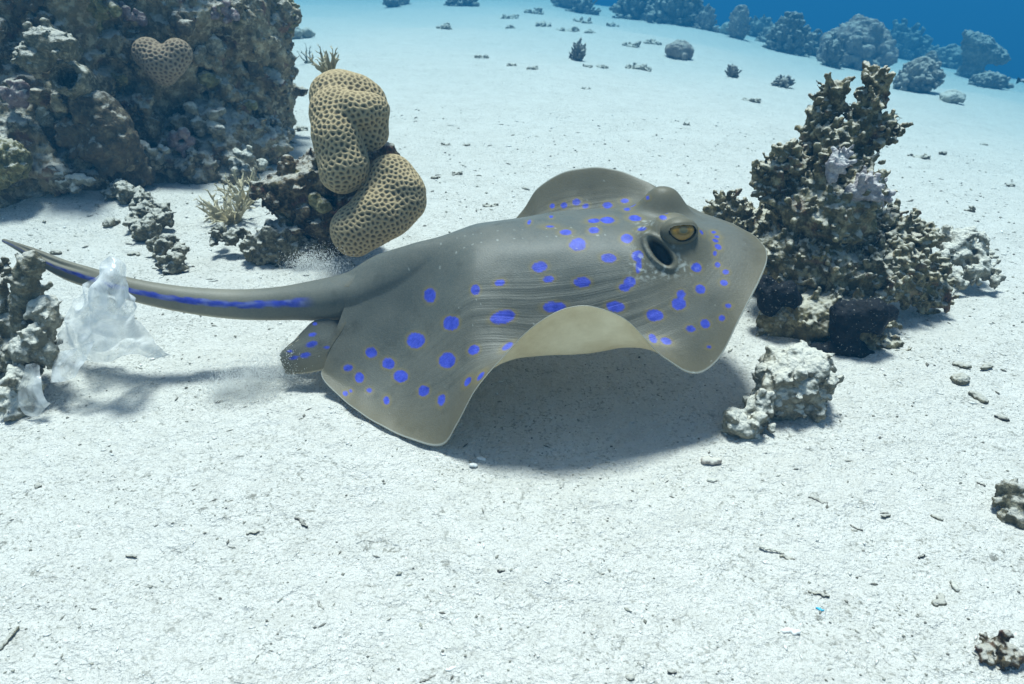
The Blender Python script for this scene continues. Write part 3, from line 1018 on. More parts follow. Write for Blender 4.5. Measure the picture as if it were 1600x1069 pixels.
def skin_object(name, F, mat, parent=None, base=(0, 0, 0), fine=0.0, fscale=120.0, tips=None, **kw):
    V, Q = F.skin(True)
    if fine:
        N = normals(V, Q)
        V = V + N * (fine * fbm(V * fscale, 3, .6))[:, None]
    me = make_mesh(name, V - np.array(base), Q)
    if tips is not None:
        T = np.zeros(len(V))
        for p, rad in tips:
            T = np.maximum(T, 1 - np.clip(np.linalg.norm(V - np.array(p), axis=1) / rad, 0, 1))
        attr(me, "tip", T)
    return link(name, me, mat, parent, None if parent is not None else Vector(base), **kw)


def rvec(n=1):
    v = RNG.normal(size=(n, 3))
    return v / np.linalg.norm(v, axis=1)[:, None]


def encrust(F, n, r, k, up=0.0, inset=.35, side=None):
    """knobs sitting on the skin so far"""
    V, Q = F.skin()
    N = normals(V, Q)
    w = np.ones(len(V))
    if up:
        w *= np.clip(.5 + up * N[:, 2], .03, None)
    if side is not None:
        w *= np.clip(.2 + N @ np.array(side), .02, None)
    idx = RNG.choice(len(V), n, p=w / w.sum())
    for i in idx:
        q = r[0] + (r[1] - r[0]) * RNG.random() ** 2
        d = N[i] * .8 + rvec()[0] * .5 + np.array([0, 0, up * .4])
        d /= np.linalg.norm(d)
        p0 = V[i] - N[i] * q * inset
        F.cap(p0, p0 + d * q * (.4 + 1.1 * RNG.random()), q, q * .75, k)


# ------------------------------------------------------------------ big reef block at the left
def build_reef_block():
    base = ground_at(180, 310)
    base[1] += .25
    root = thing("reef_block", base, "big dark encrusted reef block filling the upper left corner", "reef rock")
    F = Field((-1.62, 1.36, -.06), (-.50, 2.32, .62), .0062)
    E = lambda px, py, y, r, k=.03, rot=None: F.ell(at(px, py, y), r, k, rot)
    E(150, 20, 2.02, (.46, .34, .46), .03)
    E(60, 40, 1.86, (.34, .28, .40))
    E(330, 30, 2.02, (.18, .24, .30))
    E(395, 90, 2.02, (.085, .16, .26))
    E(410, 170, 2.03, (.050, .14, .13))
    E(350, 235, 1.86, (.13, .15, .085))
    E(300, 215, 1.84, (.12, .14, .07), .04, (0, .25, 0))
    E(330, 262, 1.78, (.10, .10, .050))
    E(170, 120, 1.84, (.16, .14, .18))
    E(95, 145, 1.66, (.10, .12, .11))
    E(40, 110, 1.66, (.11, .12, .11))
    E(20, 215, 1.60, (.12, .14, .10))
    E(70, 250, 1.58, (.13, .12, .10))
    E(150, 275, 1.66, (.13, .10, .06))
    E(20, 300, 1.52, (.12, .10, .055))
    E(235, 280, 1.74, (.11, .08, .035))
    E(110, 300, 1.60, (.12, .08, .03))
    # hollows
    for (a, b, y, r) in [(235, 165, 1.66, (.075, .10, .055)), (205, 150, 1.66, (.05, .08, .04)), (110, 248, 1.50, (.028, .06, .022)), (300, 125, 1.75, (.05, .06, .05)),
                         (55, 190, 1.50, (.030, .05, .03)), (30, 70, 1.52, (.03, .06, .03)), (170, 60, 1.60, (.06, .06, .03)), (340, 75, 1.78, (.03, .05, .05))]:
        F.ell(at(a, b, y), r, .02, None, cut=True)
    F.noise(.045, 7.5, 3, .5, 3.0)
    encrust(F, 420, (.008, .036), .010, .35, side=(.25, -1, .25))
    F.noise(.016, 27.0, 4, .62, 8.0)
    V, Q = F.skin()
    N = normals(V, Q)
    V = V + N * (.0050 * fbm(V * 85.0, 3, .6))[:, None]
    me = make_mesh("rock", V - base, Q)
    link("rock", me, ROCK, root)
    # crusts, knobs and small colonies that grow on the face
    X, Y = project(V)
    D_ = (V - CC) @ CF
    def spot_on(px, py):
        k = np.where((np.abs(X - px) < 7) & (np.abs(Y - py) < 7))[0]
        return V[k[np.argmin(D_[k])]] if len(k) else None
    for (a, b, r, mt, nm) in [(345, 80, .020, PALE, "knob"), (318, 86, .016, PALE, "knob"), (395, 168, .015, YELLOW, "knob"), (290, 45, .024, MUD, "knob"), (380, 250, .030, PALE, "crust_patch"), (315, 195, .034, PALE, "crust_patch"),
                              (60, 30, .026, MUD, "crust_patch"), (150, 15, .028, YELLOW, "crust_patch"), (350, 30, .022, MAUVE, "crust_patch"), (280, 225, .026, MAUVE, "crust_patch"), (25, 150, .028, MAUVE, "crust_patch"),
                              (120, 285, .026, PALE, "crust_patch"), (200, 30, .022, MAUVE, "crust_patch"), (330, 130, .022, YELLOW, "knob"), (70, 190, .020, PALE, "knob"), (240, 245, .022, PALE, "crust_patch"), (190, 120, .018, YELLOW, "knob"), (400, 110, .018, MUD, "knob")]:
        p = spot_on(a, b)
        if p is None:
            continue
        G = Field(p - r * 3.2, p + r * 3.2, max(.0030, r / 8))
        for _ in range(7 if nm == "knob" else 16):
            q = p + RNG.normal(size=3) * r * np.array([.7, .25, .6]) * (.55 if nm == "knob" else 1.0)
            rr = r * RNG.uniform(.35, .8) * (1.0 if nm == "knob" else .6)
            G.cap(q, q + rvec()[0] * rr * .5, rr, rr * .8, rr * .3)
        G.noise(r * .12, 1.2 / r, 4, .65, a)
        skin_object(nm, G, mt, root, base, .0012)

    # brown lobe of soft mud-coloured coral, low on the face
    G = Field(at(160, 200, 1.55) - .16, at(160, 200, 1.55) + .16, .0045)
    for (a, b, y, r) in [(150, 175, 1.545, .045), (172, 205, 1.54, .048), (165, 235, 1.53, .040), (190, 228, 1.555, .038), (130, 215, 1.545, .04), (215, 262, 1.58, .03), (200, 275, 1.57, .03)]:
        G.cap(at(a, b, y), at(a + 6, b + 8, y), r, r * .9, .02)
    encrust(G, 60, (.006, .014), .006, .1, side=(0, -1, .3))
    G.noise(.006, 40, 3, .6)
    skin_object("lobe", G, MUD, root, base, .001)
    # cup sponge with a dark mouth
    c = at(122, 130, 1.54)
    G = Field(c - .08, c + .08, .0032)
    ax = np.array([.10, -.75, .35]); ax /= np.linalg.norm(ax)
    G.cap(c - ax * .02, c + ax * .030, .030, .034, .01)
    G.cap(c + ax * .012, c + ax * .07, .017, .027, 0, cut=True)
    G.noise(.005, 45, 3, .6)
    skin_object("cup_sponge", G, RUBBLE, root, base, .0012, label="pale cup with a dark mouth")
    # rolled shelf near the top left
    c = at(80, 65, 1.50)
    G = Field(c - .09, c + .09, .0035)
    G.ell(c, (.040, .035, .022), .01, (0, .3, 0)); G.ell(at(98, 72, 1.49), (.022, .03, .026), .008); G.ell(at(55, 92, 1.49), (.035, .03, .025), .01)
    encrust(G, 40, (.004, .010), .004, .4, side=(0, -1, .3))
    G.noise(.006, 45, 3, .6)
    skin_object("shelf", G, RUBBLE, root, base, .0012)
    # yellow crust cut by the left edge of the picture
    c = at(6, 250, 1.42)
    G = Field(c - .09, c + .09, .0032)
    G.ell(c, (.048, .04, .040), .01); G.ell(at(-25, 275, 1.43), (.05, .04, .035), .01)
    encrust(G, 90, (.004, .008), .003, .1, side=(0.2, -1, .3))
    G.noise(.004, 60, 3, .6)
    skin_object("crust", G, YELLOW, root, base, .001, label="yellow knobbly crust")
    # stubby branchlets on the right edge of the block
    c = at(438, 165, 1.98)
    G = Field(c - .13, c + .13, .0040)
    for _ in range(34):
        p = c + np.array([-.045 - .02 * RNG.random(), RNG.uniform(-.06, .03), RNG.uniform(-.085, .075)])
        d = np.array([.8, RNG.uniform(-.7, .2), RNG.uniform(-.3, .7)]); d /= np.linalg.norm(d)
        G.cap(p, p + d * RNG.uniform(.035, .062), .010, .006, .006)
    G.noise(.003, 60, 3, .6)
    skin_object("branchlet_fringe", G, ROCK, root, base, .001)
    c = at(432, 12, 1.98)
    G = Field(c - .12, c + .12, .0040)
    for _ in range(22):
        p = c + np.array([-.035, RNG.uniform(-.03, .03), RNG.uniform(-.04, .05)])
        d = np.array([1, RNG.uniform(-.4, .3), RNG.uniform(-.25, .35)]); d /= np.linalg.norm(d)
        q = p + d * RNG.uniform(.05, .085)
        G.cap(p, q, .009, .005, .005)
        for t in (.4, .6, .8):
            s = p + (q - p) * t
            G.cap(s, s + rvec()[0] * .014, .005, .004, .003)
    skin_object("branch_tuft", G, YELLOW, root, base, .001)


# ------------------------------------------------------------------ honeycomb corals
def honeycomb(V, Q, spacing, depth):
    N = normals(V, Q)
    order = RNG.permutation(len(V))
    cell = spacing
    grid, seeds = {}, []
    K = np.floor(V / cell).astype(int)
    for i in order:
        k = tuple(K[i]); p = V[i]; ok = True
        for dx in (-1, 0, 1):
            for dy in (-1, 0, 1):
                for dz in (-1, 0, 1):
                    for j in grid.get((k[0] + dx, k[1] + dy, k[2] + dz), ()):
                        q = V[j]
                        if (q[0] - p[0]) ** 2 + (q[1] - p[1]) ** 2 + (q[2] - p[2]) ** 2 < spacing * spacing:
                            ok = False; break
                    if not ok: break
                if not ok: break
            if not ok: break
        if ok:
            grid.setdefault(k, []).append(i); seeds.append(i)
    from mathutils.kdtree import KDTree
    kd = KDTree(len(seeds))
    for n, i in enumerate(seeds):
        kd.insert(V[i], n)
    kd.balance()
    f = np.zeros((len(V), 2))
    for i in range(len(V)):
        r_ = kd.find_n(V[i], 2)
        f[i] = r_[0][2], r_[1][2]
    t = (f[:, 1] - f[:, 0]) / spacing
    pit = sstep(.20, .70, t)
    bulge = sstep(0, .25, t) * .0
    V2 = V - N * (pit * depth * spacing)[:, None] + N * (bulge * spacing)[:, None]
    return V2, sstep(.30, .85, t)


def honey_part(name, F, mat, parent, base, spacing, depth, **kw):
    V, Q = F.skin()
    V, pit = honeycomb(V, Q, spacing, depth)
    me = make_mesh(name, V - np.array(base), Q)
    attr(me, "pit", pit)
    return link(name, me, mat, parent, None if parent is not None else Vector(base), **kw)


def build_honeycomb():
    base = ground_at(470, 405)
    root = thing("honeycomb_coral", base, "tan honeycomb coral of two folded lobes standing on a dark stump", "coral")
    c = at(545, 210, 1.2)
    F = Field(c - np.array([.10, .11, .15]), c + np.array([.10, .10, .14]), .0014)
    F.ell(at(543, 160, 1.245), (.064, .052, .052), .008, (0, .3, 0))
    F.cap(at(526, 178, 1.20), at(530, 215, 1.17), .042, .040, .008)
    F.cap(at(530, 215, 1.17), at(537, 262, 1.15), .040, .041, .010)
    F.cap(at(550, 172, 1.185), at(568, 178, 1.18), .030, .030, .006)
    F.cap(at(572, 176, 1.19), at(577, 206, 1.195), .034, .033, .005)
    F.cap(at(563, 192, 1.135), at(574, 236, 1.14), .010, .013, 0, cut=True)
    F.noise(.006, 14, 2, .5, 2.0)
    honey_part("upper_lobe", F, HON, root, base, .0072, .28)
    c = at(590, 320, 1.14)
    F = Field(c - np.array([.11, .10, .11]), c + np.array([.10, .09, .11]), .0014)
    F.cap(at(608, 273, 1.165), at(597, 320, 1.15), .033, .044, .015)
    F.cap(at(630, 300, 1.155), at(632, 312, 1.15), .038, .036, .014)
    F.cap(at(595, 335, 1.13), at(553, 358, 1.12), .040, .040, .016)
    F.cap(at(585, 345, 1.13), at(620, 330, 1.14), .030, .030, .02)
    F.noise(.005, 14, 2, .5, 5.0)
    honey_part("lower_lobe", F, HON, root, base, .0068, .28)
    # the dark stump they grow on
    c = at(490, 310, 1.24)
    F = Field(c - np.array([.16, .14, .17]), c + np.array([.16, .12, .16]), .0030)
    for (a, b, y, r) in [(455, 300, 1.23, .040), (435, 300, 1.22, .024), (490, 290, 1.25, .050), (520, 260, 1.27, .045), (545, 290, 1.255, .045), (500, 330, 1.25, .055),
                         (480, 370, 1.26, .055), (520, 380, 1.26, .045), (560, 320, 1.25, .035), (590, 250, 1.25, .030)]:
        F.cap(at(a, b, y), at(a, b + 6, y), r, r, .018)
    encrust(F, 110, (.005, .016), .005, .2, side=(0, -1, .2))
    F.noise(.010, 32, 4, .6)
    skin_object("stump", F, BASE, root, base, .0012)
    c = at(430, 385, 1.2)
    F = Field(c - np.array([.10, .08, .06]), c + np.array([.10, .08, .06]), .0026)
    for (a, b, y, r) in [(420, 380, 1.19, .026), (445, 378, 1.2, .034), (395, 385, 1.19, .018), (455, 400, 1.2, .03), (405, 402, 1.18, .016)]:
        F.cap(at(a, b, y), at(a + 4, b + 6, y), r, r, .012)
    encrust(F, 70, (.004, .010), .004, .4)
    F.noise(.007, 45, 4, .6)
    skin_object("rubble_foot", F, RUBBLE, root, base, .001)
    # little pale sponge and dark knob between the lobes
    c = at(515, 318, 1.175)
    F = Field(c - .04, c + .04, .0022)
    F.ell(at(505, 322, 1.19), (.014, .012, .012), .006); F.ell(at(492, 312, 1.195), (.012, .01, .012), .006)
    F.noise(.003, 70, 3, .6)
    skin_object("sponge", F, YELLOW, root, base)

    # heart on the reef block
    b2 = at(253, 100, 1.69)
    F = Field(b2 - .10, b2 + .10, .0020)
    for (a, b, y, r) in [(232, 84, 1.665, .033), (277, 84, 1.665, .031), (248, 98, 1.655, .036), (264, 98, 1.655, .034), (256, 112, 1.66, .029)]:
        F.cap(at(a, b, y), at(254, 108, 1.67), r, .026, .008)
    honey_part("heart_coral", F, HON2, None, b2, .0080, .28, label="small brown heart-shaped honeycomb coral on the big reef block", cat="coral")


# ------------------------------------------------------------------ branching tufts
def tuft(name, base, n, length, rad, mat, label, cat="coral", h=None, spread=1.0, up=.8, fork=2, parent=None, group=None, curl=.3, lean=(0, 0, 0)):
    base = np.array(base, float)
    Lm = length * 1.35
    h = h or rad * .62
    F = Field(base - np.array([Lm, Lm, .02 + rad]), base + np.array([Lm, Lm, Lm * 1.1]), h)
    tips = []
    F.ell(base, (length * .22, length * .22, rad * 2.0), rad)
    for i in range(n):
        a = 2 * math.pi * (i + RNG.random()) / n
        d = np.array([math.cos(a) * spread, math.sin(a) * spread, up * (.5 + RNG.random())]) + np.array(lean)
        d /= np.linalg.norm(d)
        p = base + np.array([math.cos(a), math.sin(a), 0]) * length * .12 * RNG.random()
        L = length * RNG.uniform(.6, 1.0)
        segs = 4
        for s in range(segs):
            d2 = d + curl * rvec()[0] + np.array([0, 0, .12]); d2 /= np.linalg.norm(d2)
            q = p + d2 * L / segs
            r0, r1 = rad * (1 - .16 * s), rad * (1 - .16 * (s + 1))
            F.cap(p, q, r0, r1, rad * .4)
            if s >= 1:
                for _ in range(fork):
                    if RNG.random() < .6:
                        e = d2 + .9 * rvec()[0]; e /= np.linalg.norm(e)
                        w = q + e * L * RNG.uniform(.14, .3)
                        F.cap(q, w, r1, r1 * .6, rad * .3)
                        tips.append((w, L * .3))
            p, d = q, d2
        tips.append((p, L * .3))
    kw = dict(label=label, cat=cat, group=group) if parent is None else {}
    return skin_object(name, F, mat, parent, base if parent is None else tuple(parent.location), rad * .12, 160, tips, **kw)


def build_tufts():
    tuft("soft_coral", ground_at(362, 348) + np.array([0, .01, .0]), 22, .085, .0042, FAWN, "cream branching soft coral tuft between reef block and honeycomb coral stump", h=.0024, spread=1.0, up=.75, curl=.35, lean=(-.15, -.3, .1))
    tuft("soft_coral", ground_at(385, 318), 16, .075, .0042, FAWN, "fawn soft coral tuft right against the dark honeycomb coral stump", h=.0024, spread=.9, up=1.0, curl=.4)
    tuft("soft_coral", at(516, 118, 1.45), 15, .060, .0036, FAWN, "thin twiggy fawn tuft showing above the honeycomb coral top", h=.0022, spread=.8, up=1.2, curl=.4)
    tuft("twig_coral", ground_at(482, 98), 5, .10, .0040, TWIG, "dark bent twig coral on sand beside the reef block", h=.0026, spread=.5, up=1.1, curl=.5)


build_reef_block()
build_honeycomb()
build_tufts()

# ------------------------------------------------------------------ right side: dead branching coral and its neighbours
def poly(F, pts, k=.008, bumps=0.0, br=(.006, .012), out=None):
    """pts: px, py, y, radius in photograph pixels"""
    P = []
    for a, b, y, r in pts:
        p = at(a, b, y)
        P.append((p, r * depth_scale(p)))
    for (p, r), (q, s) in zip(P[:-1], P[1:]):
        F.cap(p, q, r, s, k)
        if bumps:
            L = np.linalg.norm(q - p)
            for _ in range(int(L * bumps)):
                t = RNG.random()
                c = p + (q - p) * t
                rr = r + (s - r) * t
                ax = (q - p) / (L + 1e-9)
                d = rvec()[0]; d -= ax * (d @ ax) * .8; d /= np.linalg.norm(d)
                d = d + ax * .45 + np.array([0, 0, .25]); d /= np.linalg.norm(d)
                b_ = min(RNG.uniform(*br), rr * .5 + .002) * .85
                F.cap(c + d * rr * .6, c + d * (rr + b_ * RNG.uniform(.5, 3.2)), b_, b_ * .55, k * .35)
    return P


def build_tower():
    base = ground_at(1310, 520)
    root = thing("branching_coral", base, "tall dead branching coral, rough olive brown, right of the ray's head", "coral")
    F = Field((.20, .82, -.06), (.70, 1.28, .40), .0025)
    B = 2600
    poly(F, [(1285, 430, 1.06, 44), (1290, 350, 1.06, 36), (1312, 290, 1.06, 26), (1332, 235, 1.06, 17), (1350, 190, 1.06, 12), (1364, 150, 1.06, 10), (1370, 118, 1.06, 7)], .008, B, (.0035, .0085))
    poly(F, [(1255, 400, 1.08, 44), (1245, 330, 1.08, 34), (1258, 270, 1.08, 22), (1275, 215, 1.08, 14), (1290, 175, 1.08, 11), (1300, 136, 1.08, 8)], .008, B, (.0035, .0085))
    poly(F, [(1285, 290, 1.02, 22), (1305, 235, 1.04, 14), (1318, 200, 1.05, 8)], .008, B, (.0035, .0085))
    poly(F, [(1235, 320, 1.06, 26), (1208, 285, 1.06, 14), (1200, 262, 1.06, 9)], .008, B, (.005, .009))
    poly(F, [(1250, 275, 1.05, 18), (1228, 248, 1.05, 10), (1226, 232, 1.05, 7)], .006, B, (.004, .008))
    poly(F, [(1335, 235, 1.06, 16), (1365, 215, 1.05, 10), (1397, 198, 1.05, 6)], .005, B, (.004, .008))
    poly(F, [(1340, 205, 1.06, 12), (1372, 190, 1.06, 7)], .005, B, (.004, .007))
    poly(F, [(1352, 165, 1.06, 10), (1380, 136, 1.06, 5)], .005, 880, (0.0030, 0.0048))
    poly(F, [(1325, 265, 1.04, 16), (1345, 262, 1.02, 10), (1358, 252, 1.02, 6)], .006, 660, (0.0030, 0.0064))
    poly(F, [(1320, 310, 1.03, 30), (1345, 300, 1.0, 24), (1365, 295, 1.0, 18)], .01, 1100, (0.0037, 0.0080))
    poly(F, [(1265, 330, 1.02, 40), (1300, 340, 1.0, 40), (1335, 345, 1.0, 30)], .012, 1100, (0.0045, 0.0096))
    # lower plates reaching right
    poly(F, [(1290, 395, 1.02, 40), (1350, 385, 1.02, 36), (1400, 372, 1.04, 28), (1435, 385, 1.05, 16)], .010, 1540, (0.0045, 0.0096))
    poly(F, [(1390, 370, 1.03, 18), (1384, 350, 1.03, 12), (1380, 335, 1.03, 7)], .006, 1540, (0.0030, 0.0064))
    poly(F, [(1290, 425, .99, 32), (1360, 415, .98, 30), (1420, 420, 1.0, 24), (1450, 430, 1.02, 16), (1462, 455, 1.02, 9)], .009, 1760, (0.0037, 0.0080))
    poly(F, [(1380, 440, .98, 20), (1420, 455, .99, 14), (1450, 470, 1.0, 9), (1478, 466, 1.0, 5)], .006, 1760, (0.0030, 0.0064))
    poly(F, [(1420, 450, .99, 10), (1415, 480, .99, 5)], .004, 660, (0.0023, 0.0040))
    poly(F, [(1445, 465, 1.0, 9), (1448, 488, 1.0, 5)], .004, 660, (0.0023, 0.0040))
    poly(F, [(1210, 395, 1.02, 34), (1290, 420, .98, 36), (1370, 430, .97, 26)], .012, 1100, (0.0045, 0.0096))
    # foot
    poly(F, [(1230, 440, 1.02, 40), (1300, 460, .98, 40), (1370, 455, .97, 24)], .014, 880, (0.0045, 0.0096))
    poly(F, [(1215, 500, .95, 30), (1270, 500, .93, 36), (1330, 505, .92, 34), (1370, 495, .93, 22)], .014, 500, (.0035, .0085))
    poly(F, [(1330, 540, .90, 24), (1370, 540, .90, 18), (1392, 545, .90, 9)], .010, 1320, (0.0030, 0.0064))
    poly(F, [(1280, 470, 1.02, 60), (1290, 400, 1.05, 60)], .02)
    # left arm behind the ray
    poly(F, [(1230, 370, 1.10, 40), (1180, 365, 1.12, 34), (1140, 345, 1.13, 18), (1122, 325, 1.13, 12)], .012, 1540, (0.0037, 0.0080))
    poly(F, [(1150, 340, 1.12, 20), (1140, 318, 1.13, 12)], .008, 1100, (0.0030, 0.0064))
    Vk, Qk = F.skin()
    Nk = normals(Vk, Qk)
    wk = np.clip(.25 + .5 * Nk[:, 2] - .6 * Nk[:, 1], .03, None) * np.clip((Vk[:, 2] + .02) / .1, .15, 1)
    for i in RNG.choice(len(Vk), 620, p=wk / wk.sum()):
        q = RNG.uniform(.0026, .0044)
        d = Nk[i] + .45 * rvec()[0] + np.array([.22, 0, .55]); d /= np.linalg.norm(d)
        F.cap(Vk[i] - Nk[i] * .002, Vk[i] + d * RNG.uniform(.005, .015), q, q * .7, .0012)
    F.noise(.0030, 50, 4, .65, 4.0)
    V, Q = F.skin(True)
    N = normals(V, Q)
    V = V + N * (.0018 * fbm(V * 170.0, 2, .6))[:, None]
    link("branches", make_mesh("branches", V - base, Q), TOWER, root)
    # pale mauve crust on the middle knobs
    c = at(1345, 300, .985)
    G = Field(c - .07, c + .07, .0026)
    poly(G, [(1335, 300, .985, 15), (1352, 292, .985, 17), (1368, 300, .99, 12)], .006, 1500, (.004, .008))
    poly(G, [(1300, 275, .985, 10), (1312, 255, .985, 9), (1318, 240, .99, 6)], .006, 1500, (.003, .006))
    G.noise(.003, 80, 3, .6)
    skin_object("crust", G, CRUST, root, base, .0008, label="pale mauve crust")

    # black sponges
    c = at(1340, 510, .89)
    G = Field(c - np.array([.09, .07, .065]), c + np.array([.08, .07, .06]), .0024)
    poly(G, [(1318, 478, .89, 9), (1328, 490, .885, 18), (1365, 488, .88, 19), (1390, 490, .88, 12)], .010)
    poly(G, [(1330, 492, .885, 18), (1372, 505, .875, 16)], .010)
    poly(G, [(1318, 500, .885, 20), (1320, 540, .88, 20), (1345, 552, .875, 12), (1362, 552, .87, 7)], .010)
    poly(G, [(1300, 545, .88, 13), (1275, 546, .88, 9), (1262, 543, .88, 5)], .008)
    G.noise(.005, 50, 3, .5)
    skin_object("black_sponge", G, BLACK, None, ground_at(1330, 560), .0008, label="lobed black sponge at the foot of the tall dead coral", cat="sponge")
    c = at(1222, 468, .93)
    G = Field(c - .06, c + .06, .0024)
    poly(G, [(1205, 472, .935, 16), (1225, 458, .93, 16), (1240, 470, .93, 12)], .008)
    poly(G, [(1195, 450, .95, 20), (1200, 480, .94, 14)], .008)
    G.noise(.005, 50, 3, .5)
    skin_object("black_sponge", G, BLACK, None, ground_at(1225, 505), .0008, label="small black sponge lump between the ray's snout and dead coral", cat="sponge")


def lumps(name, pts, mat, label, cat, h=.003, enc=(60, .004, .010), nz=(.006, 40), k=.01, fine=.001, group=None, foot=None, holes=()):
    P = np.array([at(a, b, y) for a, b, y, r in pts])
    rr = np.array([r * depth_scale(p) for p, (_, _, _, r) in zip(P, pts)])
    m = rr.max() + enc[2] * 2 + .008
    F = Field(P.min(0) - m, P.max(0) + m, h)
    for p, r in zip(P, rr):
        F.cap(p, p + np.array([r * .12, 0, r * .05]), r, r * .95, k)
    if enc[0]:
        encrust(F, enc[0], enc[1:], k * .4, .3)
    for (a, b, y, r) in holes:
        p = at(a, b, y)
        F.cap(p, p + np.array([0, -.03, .01]), r * depth_scale(p), r * 1.5 * depth_scale(p), 0, cut=True)
    F.noise(nz[0], nz[1], 4, .62)
    base = P.mean(0)
    base[2] = ground_z(base[0], base[1], False)[0]
    return skin_object(name, F, mat, None, base, fine, 150, label=label, cat=cat, group=group)


CRUST = rock_mat("mauve_crust", (.30, .27, .27), (.42, .38, .39), (.55, .52, .52), .5, dust_c=(.66, .64, .60), sc=2.0)
build_tower()
lumps("rock", [(1215, 600, .735, 34), (1250, 600, .735, 40), (1235, 580, .745, 40), (1270, 615, .735, 26), (1215, 625, .725, 28), (1255, 640, .73, 26), (1265, 580, .75, 28)], PALE,
      "pale sand-dusted rock in front of the black sponge", "rock", .0022, (70, .003, .007), (.007, 42), .014, .0012)
lumps("rock", [(1150, 655, .69, 16), (1172, 662, .69, 18), (1165, 678, .685, 14), (1185, 652, .695, 14), (1140, 668, .688, 10), (1182, 632, .70, 18)], PALE,
      "smaller pale rock leaning on the sand-dusted rock, near the ray's shadow", "rock", .002, (40, .003, .006), (.006, 50), .010, .001)
lumps("rubble_mound", [(1500, 380, 1.14, 22), (1525, 395, 1.13, 20), (1490, 400, 1.12, 18), (1545, 425, 1.10, 14), (1515, 430, 1.09, 14), (1480, 425, 1.09, 16), (1560, 432, 1.10, 9), (1455, 440, 1.07, 12), (1500, 445, 1.07, 10), (1485, 372, 1.15, 14)], PALE,
      "low sandy rubble mound just right of the tall dead coral", "rubble", .003, (150, .003, .009), (.010, 30), .012, .0015, holes=[(1505, 395, 1.085, 6), (1540, 415, 1.08, 5)])

# ------------------------------------------------------------------ coral with the torn plastic bag, left edge
def build_left_coral():
    base = ground_at(35, 610)
    root = thing("finger_coral", base, "broken finger coral covered in sand at the left edge under the tail", "coral")
    c = at(40, 520, .80)
    F = Field(c - np.array([.14, .10, .15]), c + np.array([.10, .10, .13]), .0024)
    poly(F, [(40, 520, .81, 24), (42, 470, .81, 21), (40, 440, .81, 18), (46, 412, .81, 12), (47, 398, .81, 8)], .006, 300, (.003, .006))
    poly(F, [(35, 455, .81, 12), (18, 430, .81, 7), (5, 405, .81, 5)], .005, 200, (.003, .004))
    poly(F, [(48, 430, .81, 12), (62, 418, .81, 8)], .005, 200, (.003, .004))
    poly(F, [(20, 490, .82, 18), (8, 470, .82, 12), (4, 440, .82, 7)], .006, 300, (.003, .006))
    poly(F, [(-10, 600, .80, 34), (10, 540, .81, 30), (-15, 490, .82, 24), (-20, 430, .84, 12), (-12, 408, .85, 8)], .01, 400, (.004, .008))
    poly(F, [(40, 600, .78, 20), (30, 560, .79, 22), (60, 540, .79, 20)], .01, 400, (.004, .008))
    F.noise(.0045, 55, 4, .6)
    skin_object("fingers", F, RUBBLE, root, base, .001)
    c = at(50, 580, .77)
    F = Field(c - np.array([.11, .08, .10]), c + np.array([.10, .08, .10]), .0024)
    poly(F, [(70, 480, .80, 20), (76, 505, .79, 17)], .008, 500, (.003, .007))
    poly(F, [(45, 545, .775, 24), (55, 530, .78, 20), (75, 545, .775, 13)], .008, 500, (.003, .007))
    poly(F, [(30, 590, .755, 20), (45, 605, .75, 17), (20, 630, .74, 16), (-5, 640, .745, 18)], .008, 500, (.003, .007))
    poly(F, [(40, 640, .735, 12), (15, 648, .735, 14)], .008, 500, (.003, .007))
    poly(F, [(72, 428, .84, 12), (68, 445, .83, 10)], .006, 400, (.003, .006))
    F.noise(.005, 50, 4, .62)
    skin_object("sandy_lumps", F, PALE, root, base, .001)


